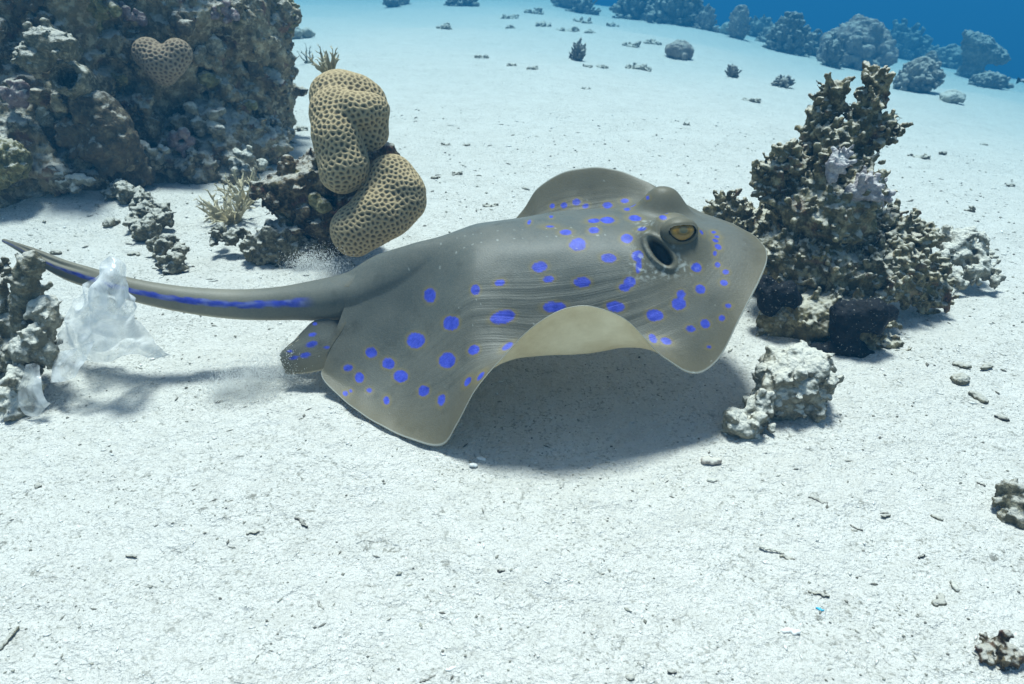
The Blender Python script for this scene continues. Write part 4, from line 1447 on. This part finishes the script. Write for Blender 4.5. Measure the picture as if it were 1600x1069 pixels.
def bag_mat():
    m = bpy.data.materials.new("clear_plastic")
    m.use_nodes = True
    nt = m.node_tree
    N, L = nt.nodes, nt.links
    N.remove(N["Principled BSDF"])
    tr = N.new("ShaderNodeBsdfTransparent"); tr.inputs[0].default_value = (.97, .98, .98, 1)
    tl = N.new("ShaderNodeBsdfTranslucent"); tl.inputs[0].default_value = (.95, .95, .93, 1)
    df = N.new("ShaderNodeBsdfDiffuse"); df.inputs[0].default_value = (.93, .93, .91, 1)
    gl = N.new("ShaderNodeBsdfGlossy"); gl.inputs[1].default_value = .25
    m1 = N.new("ShaderNodeMixShader"); m1.inputs[0].default_value = .5
    m2 = N.new("ShaderNodeMixShader"); m3 = N.new("ShaderNodeMixShader"); m3.inputs[0].default_value = .05
    L.new(tl.outputs[0], m1.inputs[1]); L.new(df.outputs[0], m1.inputs[2])
    tc = N.new("ShaderNodeTexCoord")
    nz = N.new("ShaderNodeTexNoise"); nz.inputs["Scale"].default_value = 28; nz.inputs["Detail"].default_value = 6; nz.inputs["Distortion"].default_value = 1.5
    L.new(tc.outputs["Object"], nz.inputs["Vector"])
    lw = N.new("ShaderNodeLayerWeight"); lw.inputs[0].default_value = .35
    mr = N.new("ShaderNodeMapRange")
    mr.inputs[1].default_value, mr.inputs[2].default_value, mr.inputs[3].default_value, mr.inputs[4].default_value = .36, .64, .12, .88
    L.new(nz.outputs["Fac"], mr.inputs[0])
    ad = N.new("ShaderNodeMath"); ad.operation = 'MULTIPLY_ADD'; ad.inputs[1].default_value = .35
    L.new(lw.outputs["Facing"], ad.inputs[0]); L.new(mr.outputs[0], ad.inputs[2])
    L.new(ad.outputs[0], m2.inputs[0]); L.new(tr.outputs[0], m2.inputs[1]); L.new(m1.outputs[0], m2.inputs[2])
    L.new(m2.outputs[0], m3.inputs[1]); L.new(gl.outputs[0], m3.inputs[2])
    bp = N.new("ShaderNodeBump"); bp.inputs["Distance"].default_value = .003; bp.inputs["Strength"].default_value = .8
    n2 = N.new("ShaderNodeTexNoise"); n2.inputs["Scale"].default_value = 70; n2.inputs["Detail"].default_value = 4; n2.inputs["Distortion"].default_value = 1.0
    L.new(tc.outputs["Object"], n2.inputs["Vector"]); L.new(n2.outputs["Fac"], bp.inputs["Height"])
    L.new(bp.outputs[0], gl.inputs["Normal"]); L.new(bp.outputs[0], df.inputs["Normal"])
    L.new(m3.outputs[0], N["Material Output"].inputs["Surface"])
    return m


def sheet(rows, nu, nv, crumple, seed):
    """smooth sheet through rows of points"""
    rows = [catmull(np.array(r_), nu) for r_ in rows]
    G = np.stack([catmull(np.array([r_[i] for r_ in rows]), nv) for i in range(nu)], 0)
    Vt = G.reshape(-1, 3)
    K = np.arange(nu * nv).reshape(nu, nv)
    Q = np.stack([K[:-1, :-1].ravel(), K[:-1, 1:].ravel(), K[1:, 1:].ravel(), K[1:, :-1].ravel()], 1)
    n = normals(Vt, Q)
    rid = 1 - np.abs(pnoise(Vt * 38 + seed)) * 2
    Vt = Vt + n * (crumple * (rid + 1.2 * pnoise(Vt * 22 + seed)))[:, None]
    Vt[:, 2] = np.maximum(Vt[:, 2], ground_z(Vt[:, 0], Vt[:, 1]) + .0012)
    return Vt, Q


def build_bag():
    base = ground_at(165, 560)
    root = thing("plastic_bag", base, "torn clear plastic bag snagged on coral under the ray's tail", "plastic bag")
    m = bag_mat()
    # upright fold with a wing running out to the right
    V, Q = sheet([[at(112, 492, .80), at(150, 430, .80), at(178, 404, .80), at(196, 432, .80), at(204, 470, .80)],
                  [at(95, 520, .79), at(140, 480, .775), at(172, 460, .765), at(196, 478, .78), at(214, 500, .80)],
                  [at(95, 545, .79), at(130, 530, .775), at(165, 520, .765), at(200, 520, .785), at(235, 530, .81)],
                  [at(110, 560, .785), at(140, 562, .78), at(165, 565, .775), at(205, 558, .80), at(270, 560, .825)]], 120, 100, .0062, 2.0)
    link("bag_wall", make_mesh("bag_wall", V - base, Q), m, root)
    # back layer of the same fold
    V, Q = sheet([[at(112, 492, .803), at(152, 440, .825), at(178, 406, .803), at(194, 440, .815), at(204, 470, .803)],
                  [at(120, 540, .83), at(150, 510, .845), at(180, 500, .84), at(200, 510, .83), at(225, 520, .82)],
                  [at(130, 555, .83), at(150, 550, .84), at(180, 545, .84), at(215, 545, .83), at(262, 556, .83)]], 60, 50, .0055, 7.0)
    link("bag_wall", make_mesh("bag_wall", V - base, Q), m, root)
    # triangular flap
    V, Q = sheet([[at(84, 552, .775), at(115, 545, .768), at(150, 533, .762)],
                  [at(84, 575, .765), at(108, 570, .757), at(138, 560, .754)],
                  [at(80, 598, .752), at(98, 597, .746), at(118, 590, .744)]], 40, 30, .0020, 4.0)
    link("bag_flap", make_mesh("bag_flap", V - base, Q), m, root)
    # loop of a handle hanging on the lowest lump
    V, Q = sheet([[at(40, 570, .748), at(28, 600, .735), at(24, 625, .728), at(38, 648, .722), at(60, 652, .722)],
                  [at(55, 568, .745), at(50, 600, .728), at(46, 625, .72), at(56, 640, .718), at(68, 642, .72)],
                  [at(62, 572, .748), at(64, 595, .732), at(66, 615, .726), at(72, 628, .722), at(78, 632, .722)]], 50, 26, .0022, 9.0)
    link("bag_handle", make_mesh("bag_handle", V - base, Q), m, root)


# ------------------------------------------------------------------ sand stirred up by the pelvic fins
_oct = np.array([[1, 0, 0], [-1, 0, 0], [0, 1, 0], [0, -1, 0], [0, 0, 1], [0, 0, -1]], float)
_octf = np.array([[0, 2, 4], [2, 1, 4], [1, 3, 4], [3, 0, 4], [2, 0, 5], [1, 2, 5], [3, 1, 5], [0, 3, 5]])


def grit(P, S, stretch=None):
    n = len(P)
    sh = _oct[None] * S[:, None, None] * RNG.uniform(.6, 1.3, size=(n, 6, 1))
    if stretch is not None:
        a = RNG.uniform(0, 2 * np.pi, n)
        sx = sh[:, :, 0] * stretch[:, None]
        sh = np.stack([sx * np.cos(a)[:, None] - sh[:, :, 1] * np.sin(a)[:, None], sx * np.sin(a)[:, None] + sh[:, :, 1] * np.cos(a)[:, None], sh[:, :, 2]], -1)
    V = (P[:, None] + sh).reshape(-1, 3)
    Q = (_octf[None] + 6 * np.arange(n)[:, None, None]).reshape(-1, 3)
    return V, Q


def build_sand_cloud():
    P, S = [], []
    for (px, py, y, ax, n, s) in [(375, 598, .775, (.036, .030, .020), 7000, .00042), (400, 610, .765, (.030, .025, .016), 4000, .00042), (425, 575, .79, (.035, .02, .013), 3500, .0004), (452, 560, .80, (.016, .012, .016), 2600, .0004),
                                  (350, 615, .765, (.020, .02, .009), 2500, .0004),
                                  (500, 412, 1.08, (.035, .03, .018), 3000, .00055), (475, 415, 1.09, (.02, .03, .012), 1500, .0005)]:
        c = at(px, py, y)
        q = RNG.normal(size=(n, 3)) * np.array(ax) * .62 + c
        q = q + .006 * np.stack([pnoise(q * 40), pnoise(q * 40 + 9), pnoise(q * 40 + 20)], 1)
        q[:, 2] = np.maximum(q[:, 2], ground_z(q[:, 0], q[:, 1]) + .001)
        P.append(q); S.append(s * RNG.uniform(.5, 1.5, n))
    P, S = np.concatenate(P), np.concatenate(S)
    V, Q = grit(P, S)
    M = Mat("stirred_sand")
    M.color((.92, .91, .88))
    tl = M.n("BsdfTranslucent"); tl.inputs[0].default_value = (.95, .95, .93, 1)
    mx = M.n("MixShader"); mx.inputs[0].default_value = .75
    M.t.links.new(M.b.outputs[0], mx.inputs[1]); M.t.links.new(tl.outputs[0], mx.inputs[2])
    M.t.links.new(mx.outputs[0], M.t.nodes["Material Output"].inputs["Surface"])
    link("sand_cloud", make_mesh("sand_cloud", V, Q, False), M.m, kind="stuff", label="puff of sand stirred up behind the ray's pelvic fin", cat="sand")


build_left_coral()
build_bag()
build_sand_cloud()

# ------------------------------------------------------------------ corals farther off
def far_bush(name, px, py, w, h, label, mat=None, n=90, style="bush", group=None, sink=.08, cat="coral", vox=1.1):
    g = ground_at(px, py)
    s = depth_scale(g)
    if py < 170:
        w, h = w * 1.06, h * 1.06
    W, H = w * s / 2, h * s
    c = g + np.array([0, W * .8, 0])
    hv = max(s * vox, W / 45)
    F = Field(c - np.array([W * 1.35, W * 1.35, H * .2]), c + np.array([W * 1.35, W * 1.35, H * 1.3]), hv)
    b = c + np.array([0, 0, -H * sink])
    core = .55 if style == "bush" else .75
    if style == 'crumb':
        F.ell(b + np.array([0, 0, H * .18]), (W * .8, W * .4, H * .22), W * .1)
    else:
        F.ell(b + np.array([0, 0, H * .42]), (W * core, W * core, H * core * .62), W * .2)
    if style == "bush":
        for _ in range(n):
            d = rvec()[0]; d[2] = abs(d[2]) * .95 + .02
            rad = np.array([W, W, H])
            tip = b + d * rad * RNG.uniform(.78, 1.03)
            st = b + d * rad * .30
            r0 = W * RNG.uniform(.075, .12)
            F.cap(st, tip, r0 * 1.2, r0 * .75, W * .05)
            for t in (.55, .75, .92):
                q = st + (tip - st) * t
                e = rvec()[0] + d
                F.cap(q, q + e * W * .09, r0 * .7, r0 * .5, W * .03)
    elif style == "lobes":
        for _ in range(int(n * 1.7)):
            d = rvec()[0]; d[2] = abs(d[2]) * 1.0 - .12
            p = b + np.array([0, 0, H * .25]) + d * np.array([W, W, H * .72]) * RNG.uniform(.68, .94)
            r0 = W * RNG.uniform(.07, .16)
            F.cap(p, p + d * r0 * .4, r0, r0 * .95, W * .03)
    elif style == "crumb":
        for _ in range(n):
            p = b + np.array([W * RNG.uniform(-1, 1), W * .55 * RNG.normal() * .6, H * RNG.uniform(.05, .5)])
            r0 = min(W, H) * RNG.uniform(.16, .42)
            F.cap(p, p + rvec()[0] * r0 * RNG.uniform(.2, 1.6), r0, r0 * .6, r0 * .3)
    elif style == "boulder":
        for _ in range(n):
            d = rvec()[0]; d[2] = abs(d[2])
            p = b + np.array([0, 0, H * .2]) + d * np.array([W, W, H * .7]) * RNG.uniform(.5, .8)
            F.cap(p, p, W * RNG.uniform(.16, .3), W * .2, W * .12)
    F.noise(min(W, H * 1.2) * (.16 if style == 'crumb' else .07), 2.2 / W, 5, .65, px * .1)
    return skin_object(name, F, mat or FARC, None, g, label=label, cat=cat, group=group)


def build_far():
    FB = far_bush
    FB("bush_coral", 1000, 32, 75, 55, "broad dark bushy coral at the top edge, above the flat boulder", n=120)
    FB("bush_coral", 1060, 40, 90, 62, "dark bushy coral at the top edge, right of the broad dark one", n=130)
    FB("bush_coral", 1105, 48, 46, 40, "small bushy coral left of the rounded coral stump", n=70, mat=FARL)
    FB("round_coral", 1137, 55, 24, 20, "small pale ball coral at the foot of the rounded stump", n=20, style="boulder", mat=PALEF)
    FB("stump_coral", 1156, 62, 38, 58, "rounded coral stump standing behind the white sand slope", n=60, style="lobes", mat=FARL)
    FB("bush_coral", 1240, 86, 72, 62, "dome-shaped dark bushy coral between the stump and lobed coral", n=150)
    FB("bush_coral", 1190, 60, 50, 34, "hazy low bush coral behind the dome-shaped bush", n=70)
    FB("bush_coral", 1312, 62, 36, 56, "upright dark bush coral behind the big lobed coral", n=80)
    FB("lobed_coral", 1352, 112, 112, 84, "big cauliflower-lobed coral behind the tips of the dead coral", n=150, style="lobes", mat=FARL)
    FB("bush_coral", 1318, 100, 50, 46, "grey bush coral at the left foot of the lobed coral", n=90, mat=FARL)
    FB("bush_coral", 1288, 90, 26, 22, "tiny dark bush coral at far left foot of lobed coral", n=40)
    FB("bush_coral", 1445, 147, 66, 58, "knobby coral clump on the sand right of the lobed coral", n=110, style="lobes", mat=FARC)
    FB("bush_coral", 1452, 128, 30, 52, "upright knobby coral rising behind the right-hand clump", n=60, style="lobes")
    FB("bush_coral", 1425, 95, 90, 52, "dim hazy coral thicket right behind the lobed coral", n=120)
    FB("bush_coral", 1395, 62, 70, 46, "faint coral thicket deep in the haze above the lobed coral", n=90)
    FB("bush_coral", 1275, 40, 80, 40, "faint coral mass in the haze above the dome-shaped bush", n=90)
    FB("rubble_heap", 1495, 163, 40, 20, "low rubble heap on the sand right of the knobby clump", n=26, style="boulder", mat=RUBF, cat="rubble")
    FB("rubble_heap", 1560, 140, 60, 24, "hazy rubble heap on the slope right of the plate coral", n=40, style="lobes", cat="rubble")
    FB("flat_boulder", 1064, 94, 52, 30, "flat-topped grey boulder lying alone on the far sand", n=20, style="boulder", mat=FARL, cat="rock")
    FB("bush_coral", 905, 96, 30, 34, "small spiky bush coral alone on the sand, left of centre top", n=46)
    FB("bush_coral", 885, 14, 46, 30, "dark coral lump at the top edge above the spiky bush", n=40, style="lobes")
    FB("bush_coral", 912, 22, 50, 30, "low dark coral at the top edge left of the broad bushy one", n=50)
    FB("bush_coral", 612, 12, 34, 22, "dim round coral at the top edge above the honeycomb coral", n=26, style="lobes")
    FB("bush_coral", 633, 8, 22, 16, "tiny dim coral beside the round one at the top edge", n=24)
    FB("bush_coral", 722, 10, 52, 22, "dim spreading coral at the top edge, centre", n=50)
    FB("rock", 452, 62, 40, 24, "grey rock touching the reef block's right edge on the far sand", n=20, style="boulder", mat=RUBF, cat="rock")
    FB("rock", 478, 60, 24, 18, "small grey rock right of the rock by the reef block", n=14, style="boulder", mat=RUBF, cat="rock")
    FB("bush_coral", 1147, 122, 26, 24, "little branching sprig on the sand left of the dead coral tip", n=26)
    FB("bush_coral", 1228, 138, 36, 18, "low grass-like coral tuft left of the dead coral tips", n=60)
    for (px, py, w, h, lab) in [
        (1000, 110, 34, 12, "forked lump of rubble below the flat boulder's left side"),
        (985, 74, 34, 9, "thin strip of rubble left above the flat boulder"),
        (1022, 70, 22, 10, "small rubble bit just left of the flat boulder"),
        (919, 106, 12, 6, "left one of two flat pebbles under the spiky bush"),
        (941, 107, 16, 7, "right one of two flat pebbles under the spiky bush"),
        (1181, 161, 28, 10, "bent grey coral twig on sand left of the dead coral"),
        (1396, 184, 18, 12, "small rubble bit beside the dead coral's upper right branch"),
        (1475, 242, 11, 9, "round pebble on the open sand right of the dead coral"),
        (1516, 332, 14, 20, "upright stub of coral on sand above the rubble mound"),
        (1446, 250, 40, 7, "row of twig bits on sand right of the dead coral"),
        (1540, 228, 10, 5, "dark pebble on the right-hand sand slope"),
        (1580, 292, 12, 6, "dark chip near the right edge of the sand slope"),
        (692, 46, 20, 12, "little coral sprig on the far sand, left of top centre"),
        (797, 45, 12, 7, "small dark bit on the far sand near top centre"),
        (795, 30, 26, 9, "flat rubble patch at top centre"),
        (848, 42, 24, 12, "rubble patch left below the dark coral lump at top edge"),
        (885, 50, 34, 10, "long rubble strip above the spiky bush"),
        (920, 52, 16, 8, "short rubble bit right of the long rubble strip"),
        (836, 22, 26, 12, "rough rubble patch left of the dark lump at top edge"),
        (910, 36, 26, 9, "narrow rubble bit below the low dark coral at top edge"),
        (958, 42, 16, 12, "small dark stub left below the broad bushy coral"),
        (752, 92, 18, 8, "small rubble bit on the far sand, left of centre"),
        (800, 104, 13, 7, "dark little lump on the far sand above the ray"),
        (832, 110, 14, 7, "little rubble crumb right of the dark lump above the ray"),
        (915, 140, 14, 4, "thin crumb on the open sand above the ray's far fin"),
        (1073, 196, 10, 10, "tiny upright stub on the sand left of the dead coral"),
        (714, 274, 13, 9, "dark crumb on sand right of the honeycomb coral"),
        (697, 228, 14, 5, "thin dark crumb on sand right of the upper honeycomb lobe"),
        (728, 228, 11, 4, "short dark crumb right of the thin one by the honeycomb coral"),
        (765, 325, 26, 6, "flat row of crumbs on sand above the ray's back"),
        (680, 280, 12, 6, "small crumb on sand just right of the lower honeycomb lobe"),
        (470, 205, 16, 14, "small rubble lump between reef block and honeycomb coral"),
        (455, 225, 14, 9, "tiny rubble lump at the reef block's lower right foot"),
    ]:
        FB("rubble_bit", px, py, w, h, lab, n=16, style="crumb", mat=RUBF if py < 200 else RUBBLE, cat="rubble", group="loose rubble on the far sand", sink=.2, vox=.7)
    for k, (px, py, w, h, lab) in enumerate([
            (1085, 22, 70, 34, "dim thicket at the top edge behind the small bushy coral"),
            (1172, 42, 60, 40, "dim thicket right behind the rounded coral stump"),
            (1222, 52, 60, 34, "dim thicket rising behind the dome-shaped bush, left part"),
            (1290, 62, 64, 40, "dim thicket filling the gap left of the upright dark bush"),
            (1400, 84, 70, 46, "dim thicket behind the right shoulder of the lobed coral"),
            (1452, 96, 64, 42, "dim thicket above the knobby clump, in blue haze"),
            (1492, 108, 56, 38, "dim thicket just left of the tilted plate coral"),
            (1582, 122, 60, 34, "dim thicket at the right edge above the small fish")]):
        FB("thicket", px, py, w, h, lab, n=70, group="dim thickets along the drop-off", style="bush" if k % 2 else "lobes")
    # tilted plate coral on a stem, deep in the haze
    g = ground_at(1518, 122)
    s = depth_scale(g)
    F = Field(g + np.array([-60, -40, -12]) * s, g + np.array([80, 60, 90]) * s, s * 1.3)
    P = lambda dx, dz, dy=0: g + np.array([dx, 10 + dy, dz]) * s
    F.cap(P(0, -6), P(4, 26), 22 * s, 13 * s, 8 * s)
    F.cap(P(4, 26), P(8, 46), 14 * s, 12 * s, 8 * s)
    F.ell(P(12, 44), (42 * s, 26 * s, 11 * s), 10 * s, (.25, .50, 0))
    F.ell(P(2, 40), (24 * s, 20 * s, 16 * s), 10 * s, (.2, .5, 0))
    F.ell(P(30, 34), (24 * s, 20 * s, 9 * s), 8 * s, (.2, .3, 0))
    F.noise(3.0 * s, .12 / s, 3, .6)
    skin_object("plate_coral", F, FARC, None, g, label="tilted plate coral on a stem, dim in the blue haze at right", cat="coral")
    FARG = []
    # fish half out of the picture at the right edge
    c = at(1612, 126, 5.2)
    s = depth_scale(c)
    n, m = 40, 24
    t = np.linspace(0, 1, n)
    prof = np.interp(t, [0, .05, .12, .2, .3, .45, .65, .85, .95, 1], [5.0, 4.2, 2.0, 2.2, 4.2, 6.4, 7.2, 5.2, 2.6, .2]) * s
    wide = np.interp(t, [0, .12, .3, .5, .8, 1], [.4, .7, 1.8, 2.6, 2.2, .2]) * s
    a = np.linspace(0, 2 * np.pi, m, endpoint=False)
    V = np.stack([np.repeat(((t - .5) * 46 * s)[:, None], m, 1), np.outer(wide, np.cos(a)), np.outer(prof, np.sin(a))], -1).reshape(-1, 3)
    K = np.arange(n * m).reshape(n, m); K2 = np.roll(K, -1, 1)
    Q = np.stack([K[:-1].ravel(), K[1:].ravel(), K2[1:].ravel(), K2[:-1].ravel()], 1)
    me = make_mesh("fish", V, Q)
    attr(me, "white", np.repeat(sstep(.10, .13, t) * (1 - sstep(.32, .36, t)), m) * (np.tile(np.sin(a), n) > -.1))
    M = Mat("fish_skin")
    M.color(M.mix(M.attr("white"), (.012, .012, .013), (.80, .80, .76)))
    M.b.inputs["Roughness"].default_value = .35
    o = link("fish", me, M.m, None, Vector(c), label="small black and white fish swimming at the right edge", cat="fish")


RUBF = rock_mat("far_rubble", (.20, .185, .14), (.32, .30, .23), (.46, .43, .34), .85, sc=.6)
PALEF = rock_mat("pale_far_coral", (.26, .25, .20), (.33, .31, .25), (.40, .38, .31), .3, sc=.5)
build_far()


# ------------------------------------------------------------------ loose bits in the foreground
def bit(name, px, py, ln, wd, ang, mat, label, cat="rubble", hgt=None, parts=5, rough=.25, group="loose bits on the near sand"):
    g = ground_at(px, py)
    s = depth_scale(g)
    # lengths are read off the photograph; across the view line the sand is foreshortened
    L, W = ln * s * .5, wd * s * .5
    hg = (hgt or wd * .5) * s
    a = R(ang)
    d = np.array([math.cos(a), math.sin(a) / .62, 0]); d /= max(np.linalg.norm(d), 1e-6)
    hv = max(.0007, min(W, L) / 5)
    F = Field(g - (L * 1.6 + W * 2 + .003), g + (L * 1.6 + W * 2 + .003), hv)
    n = np.array([-d[1], d[0], 0])
    for i in range(parts):
        t = (i / max(parts - 1, 1)) * 2 - 1
        c = g + d * L * t * .85 + n * W * rough * RNG.normal() + np.array([0, 0, hg * (.25 + .25 * RNG.random())])
        r = W * RNG.uniform(.65, 1.0) * (1 - .3 * abs(t))
        F.ell(c, (max(r, L / parts * 1.2), r, max(hg * .5, hv * 1.5)), W * .4, (0, RNG.uniform(-.2, .2), math.atan2(d[1], d[0])))
    F.noise(W * .16, 1.1 / W, 3, .6, px)
    return skin_object(name, F, mat, None, g, label=label, cat=cat, group=group)


WOOD = rock_mat("dark_twig", (.016, .015, .012), (.045, .042, .034), (.10, .095, .08), .10, sc=2.5, bump=.001)
SHELL = Mat("shell_white"); SHELL.color(SHELL.mix(SHELL.noise(120, 3), (.70, .69, .64), (.80, .79, .75))); SHELL = SHELL.m
BLUEP = Mat("blue_plastic"); BLUEP.color((.05, .42, .62)); BLUEP.b.inputs["Roughness"].default_value = .4; BLUEP = BLUEP.m
PINK = rock_mat("pinkish_pebble", (.36, .30, .25), (.45, .38, .32), (.52, .46, .40), .35, sc=2.5, bump=.001)
for a in [("twig_bit", 471, 817, 32, 9, -28, WOOD, "dark slanting chip of wood on the sand, lower left of centre"),
          ("twig_bit", 501, 947, 22, 6, -38, WOOD, "short dark stick on the near sand, right of the thinnest one"),
          ("twig_bit", 450, 977, 21, 4, 12, WOOD, "thinnest black stick lying level on the near sand"),
          ("twig_bit", 15, 998, 42, 11, 84, RUBBLE, "upright grey splinter at the left edge near the bottom"),
          ("pebble", 1111, 724, 26, 18, 0, PINK, "pinkish round pebble on sand below the two pale rocks"),
          ("pebble", 1113, 752, 14, 9, 0, PALE, "pale small pebble below the pinkish one"),
          ("shell_chip", 1235, 988, 26, 12, -8, SHELL, "white shell flake on the near sand at lower right"),
          ("plastic_chip", 1281, 953, 12, 6, -20, BLUEP, "tiny bright blue plastic chip on the near sand"),
          ("rubble_bit", 1466, 940, 28, 16, 30, RUBBLE, "grey angular bit on the near sand at lower right"),
          ("rubble_bit", 1490, 917, 16, 12, 60, PALE, "pale rough crumb above the grey angular bit"),
          ("rubble_bit", 1279, 929, 30, 9, -10, RUBBLE, "dark low chip above the blue plastic chip"),
          ("rubble_bit", 1278, 784, 28, 10, -22, WOOD, "dark tapering chip on sand below the pale rocks"),
          ("twig_bit", 1340, 827, 24, 5, -32, WOOD, "thin dark splinter right below the tapering chip"),
          ("rubble_bit", 1498, 596, 14, 24, 10, RUBBLE, "grey upright pebble left of the brown one, right-hand sand"),
          ("rubble_bit", 1528, 622, 26, 18, -45, RUBBLE, "brownish oval pebble on the right-hand sand"),
          ("rubble_bit", 1565, 655, 18, 12, -30, WOOD, "dark pebble below the brownish oval one"),
          ("rubble_bit", 1503, 573, 22, 14, -30, RUBBLE, "rough crumb heading the trail of pebbles, right-hand sand"),
          ("rubble_bit", 1542, 575, 24, 12, 20, RUBBLE, "rough crumb right end of the pebble trail"),
          ("rubble_bit", 1533, 757, 12, 6, -30, WOOD, "tiny dark chip left of the rock at the right edge"),
          ("rubble_bit", 1205, 860, 36, 8, -12, PALE, "low pale sliver on sand below the ray's shadow"),
          ("rubble_bit", 1230, 872, 22, 9, -20, RUBBLE, "grey crumb right of the low pale sliver"),
          ("rubble_bit", 1335, 830, 8, 6, 0, RUBBLE, "smallest crumb beside the thin dark splinter"),
          ("rubble_bit", 1384, 807, 14, 8, 0, RUBBLE, "grey crumb right of the thin dark splinter"),
          ("rubble_bit", 1463, 810, 16, 9, -30, RUBBLE, "small crumb between thin splinter and right-edge rock"),
          ("rubble_bit", 668, 1062, 26, 8, 20, WOOD, "dark sliver at the bottom edge, left of centre"),
          ("rubble_bit", 705, 1046, 16, 8, 15, SHELL, "white shell crumb at the bottom edge, left of centre"),
          ("rubble_bit", 783, 892, 10, 8, 0, WOOD, "black speck-like chip on the open near sand"),
          ("rubble_bit", 855, 895, 16, 5, -10, RUBBLE, "thin grey chip below the ray's shadow"),
          ("rubble_bit", 1050, 1050, 12, 9, 0, WOOD, "dark round crumb at the bottom edge, right of centre"),
          ("rubble_bit", 985, 1062, 8, 12, 0, RUBBLE, "small crumb at the bottom edge beside the dark round one"),
          ("rubble_bit", 752, 718, 12, 8, 0, SHELL, "bright shell crumb at the tip of the drooping fin"),
          ("rubble_bit", 740, 728, 10, 9, 0, SHELL, "second bright shell crumb by the drooping fin"),
          ("rubble_bit", 175, 352, 8, 22, 0, RUBBLE, "thin upright sprig on sand above the tail"),
          ("rubble_bit", 88, 396, 14, 12, 0, RUBBLE, "small grey pebble on sand above the tail's end"),
          ("rubble_bit", 210, 398, 18, 10, 0, RUBBLE, "dark crumb left of the ring of rubble above the tail"),
          ("rubble_bit", 1550, 1000, 10, 8, 0, RUBBLE, "single crumb above the weedy lump at lower right"),
          ("rubble_bit", 1440, 870, 14, 6, 20, WOOD, "dark little chip above the grey angular bit, lower right"),
          ("rubble_bit", 60, 760, 10, 8, 0, RUBBLE, "lone dark crumb on the left-hand near sand"),
          ("rubble_bit", 205, 870, 18, 8, -10, RUBBLE, "flat grey crumb on the left-hand near sand"),
          ("rubble_bit", 395, 833, 18, 8, 10, RUBBLE, "dim crumb left of the slanting wood chip"),
          ("rubble_bit", 350, 785, 26, 6, 12, RUBBLE, "long faint sliver on the left-hand sand")]:
    bit(*a)

lumps("rubble", [(225, 335, 1.36, 16), (245, 345, 1.33, 18), (230, 362, 1.28, 15), (252, 330, 1.38, 12), (210, 350, 1.32, 9), (200, 305, 1.46, 14), (180, 300, 1.48, 12), (225, 310, 1.44, 12)], RUBBLE,
      "broken rubble patch on sand in front of the reef block", "rubble", .0028, (120, .003, .008), (.010, 40), .006, .0015)
lumps("rubble", [(250, 390, 1.20, 12), (262, 383, 1.21, 11), (280, 400, 1.17, 11), (272, 415, 1.14, 12), (255, 412, 1.15, 9)], RUBBLE,
      "ring-shaped rubble clump on sand above the middle of the tail", "rubble", .0024, (70, .003, .007), (.008, 45), .005, .0012)
lumps("rubble", [(345, 360, 1.25, 10), (362, 372, 1.22, 12), (335, 372, 1.22, 9), (380, 368, 1.22, 8)], RUBBLE,
      "small rubble clump below the cream soft coral tuft", "rubble", .0024, (50, .003, .006), (.007, 45), .005, .0012)
lumps("rock", [(1590, 790, .555, 22), (1605, 810, .55, 28), (1580, 815, .55, 14), (1583, 765, .565, 9), (1600, 830, .54, 16)], RUBBLE,
      "rough grey rock cut by the right edge", "rock", .002, (60, .002, .005), (.006, 50), .008, .001)
lumps("weedy_lump", [(1550, 1022, .39, 14), (1565, 1028, .388, 16), (1545, 1008, .396, 9), (1585, 1035, .385, 9), (1562, 1006, .397, 8)], BASE,
      "dark weedy lump on the sand in the lower right corner", "rubble", .0014, (90, .0015, .004), (.004, 80), .004, .001)


# ------------------------------------------------------------------ grit: grains, shell crumbs and dark crumbs too many to count
def build_grit():
    n = 26000
    y = .36 * (2.6 / .36) ** RNG.random(n)
    x = RNG.uniform(-1, 1, n) * (.25 + .82 * y)
    q = np.stack([x, y, np.zeros(n)], 1)
    dens = pnoise(q * 9.0) + .6 * pnoise(q * 23.0)
    keep = dens > RNG.uniform(-.9, .6, n)
    x, y = x[keep], y[keep]
    n = len(x)
    size = .00055 + .0018 * RNG.random(n) ** 5
    size *= np.clip(y / .8, .75, 1.8)
    z = ground_z(x, y) + size * .25
    P = np.stack([x, y, z], 1)
    st = np.where(RNG.random(n) < .30, RNG.uniform(1.5, 3.5, n), 1.0)
    V, Q = grit(P, size, st)
    V[:, 2] = (V[:, 2] - np.repeat(z, 6)) * .65 + np.repeat(z, 6)
    tone = np.where(RNG.random(n) < .52, RNG.uniform(0.0, .35, n), RNG.uniform(.6, 1.0, n))
    me = make_mesh("grit", V, Q, False)
    attr(me, "tone", np.repeat(tone, 6))
    M = Mat("grit")
    M.color(M.ramp(M.attr("tone"), [(0., (.14, .13, .105)), (.35, (.36, .345, .28)), (.6, (.62, .60, .53)), (1., (.84, .83, .78))]))
    link("sand_grit", me, M.m, kind="stuff", label="coarse grit and shell crumbs strewn over the sand", cat="grit")


build_grit()

build_haze()
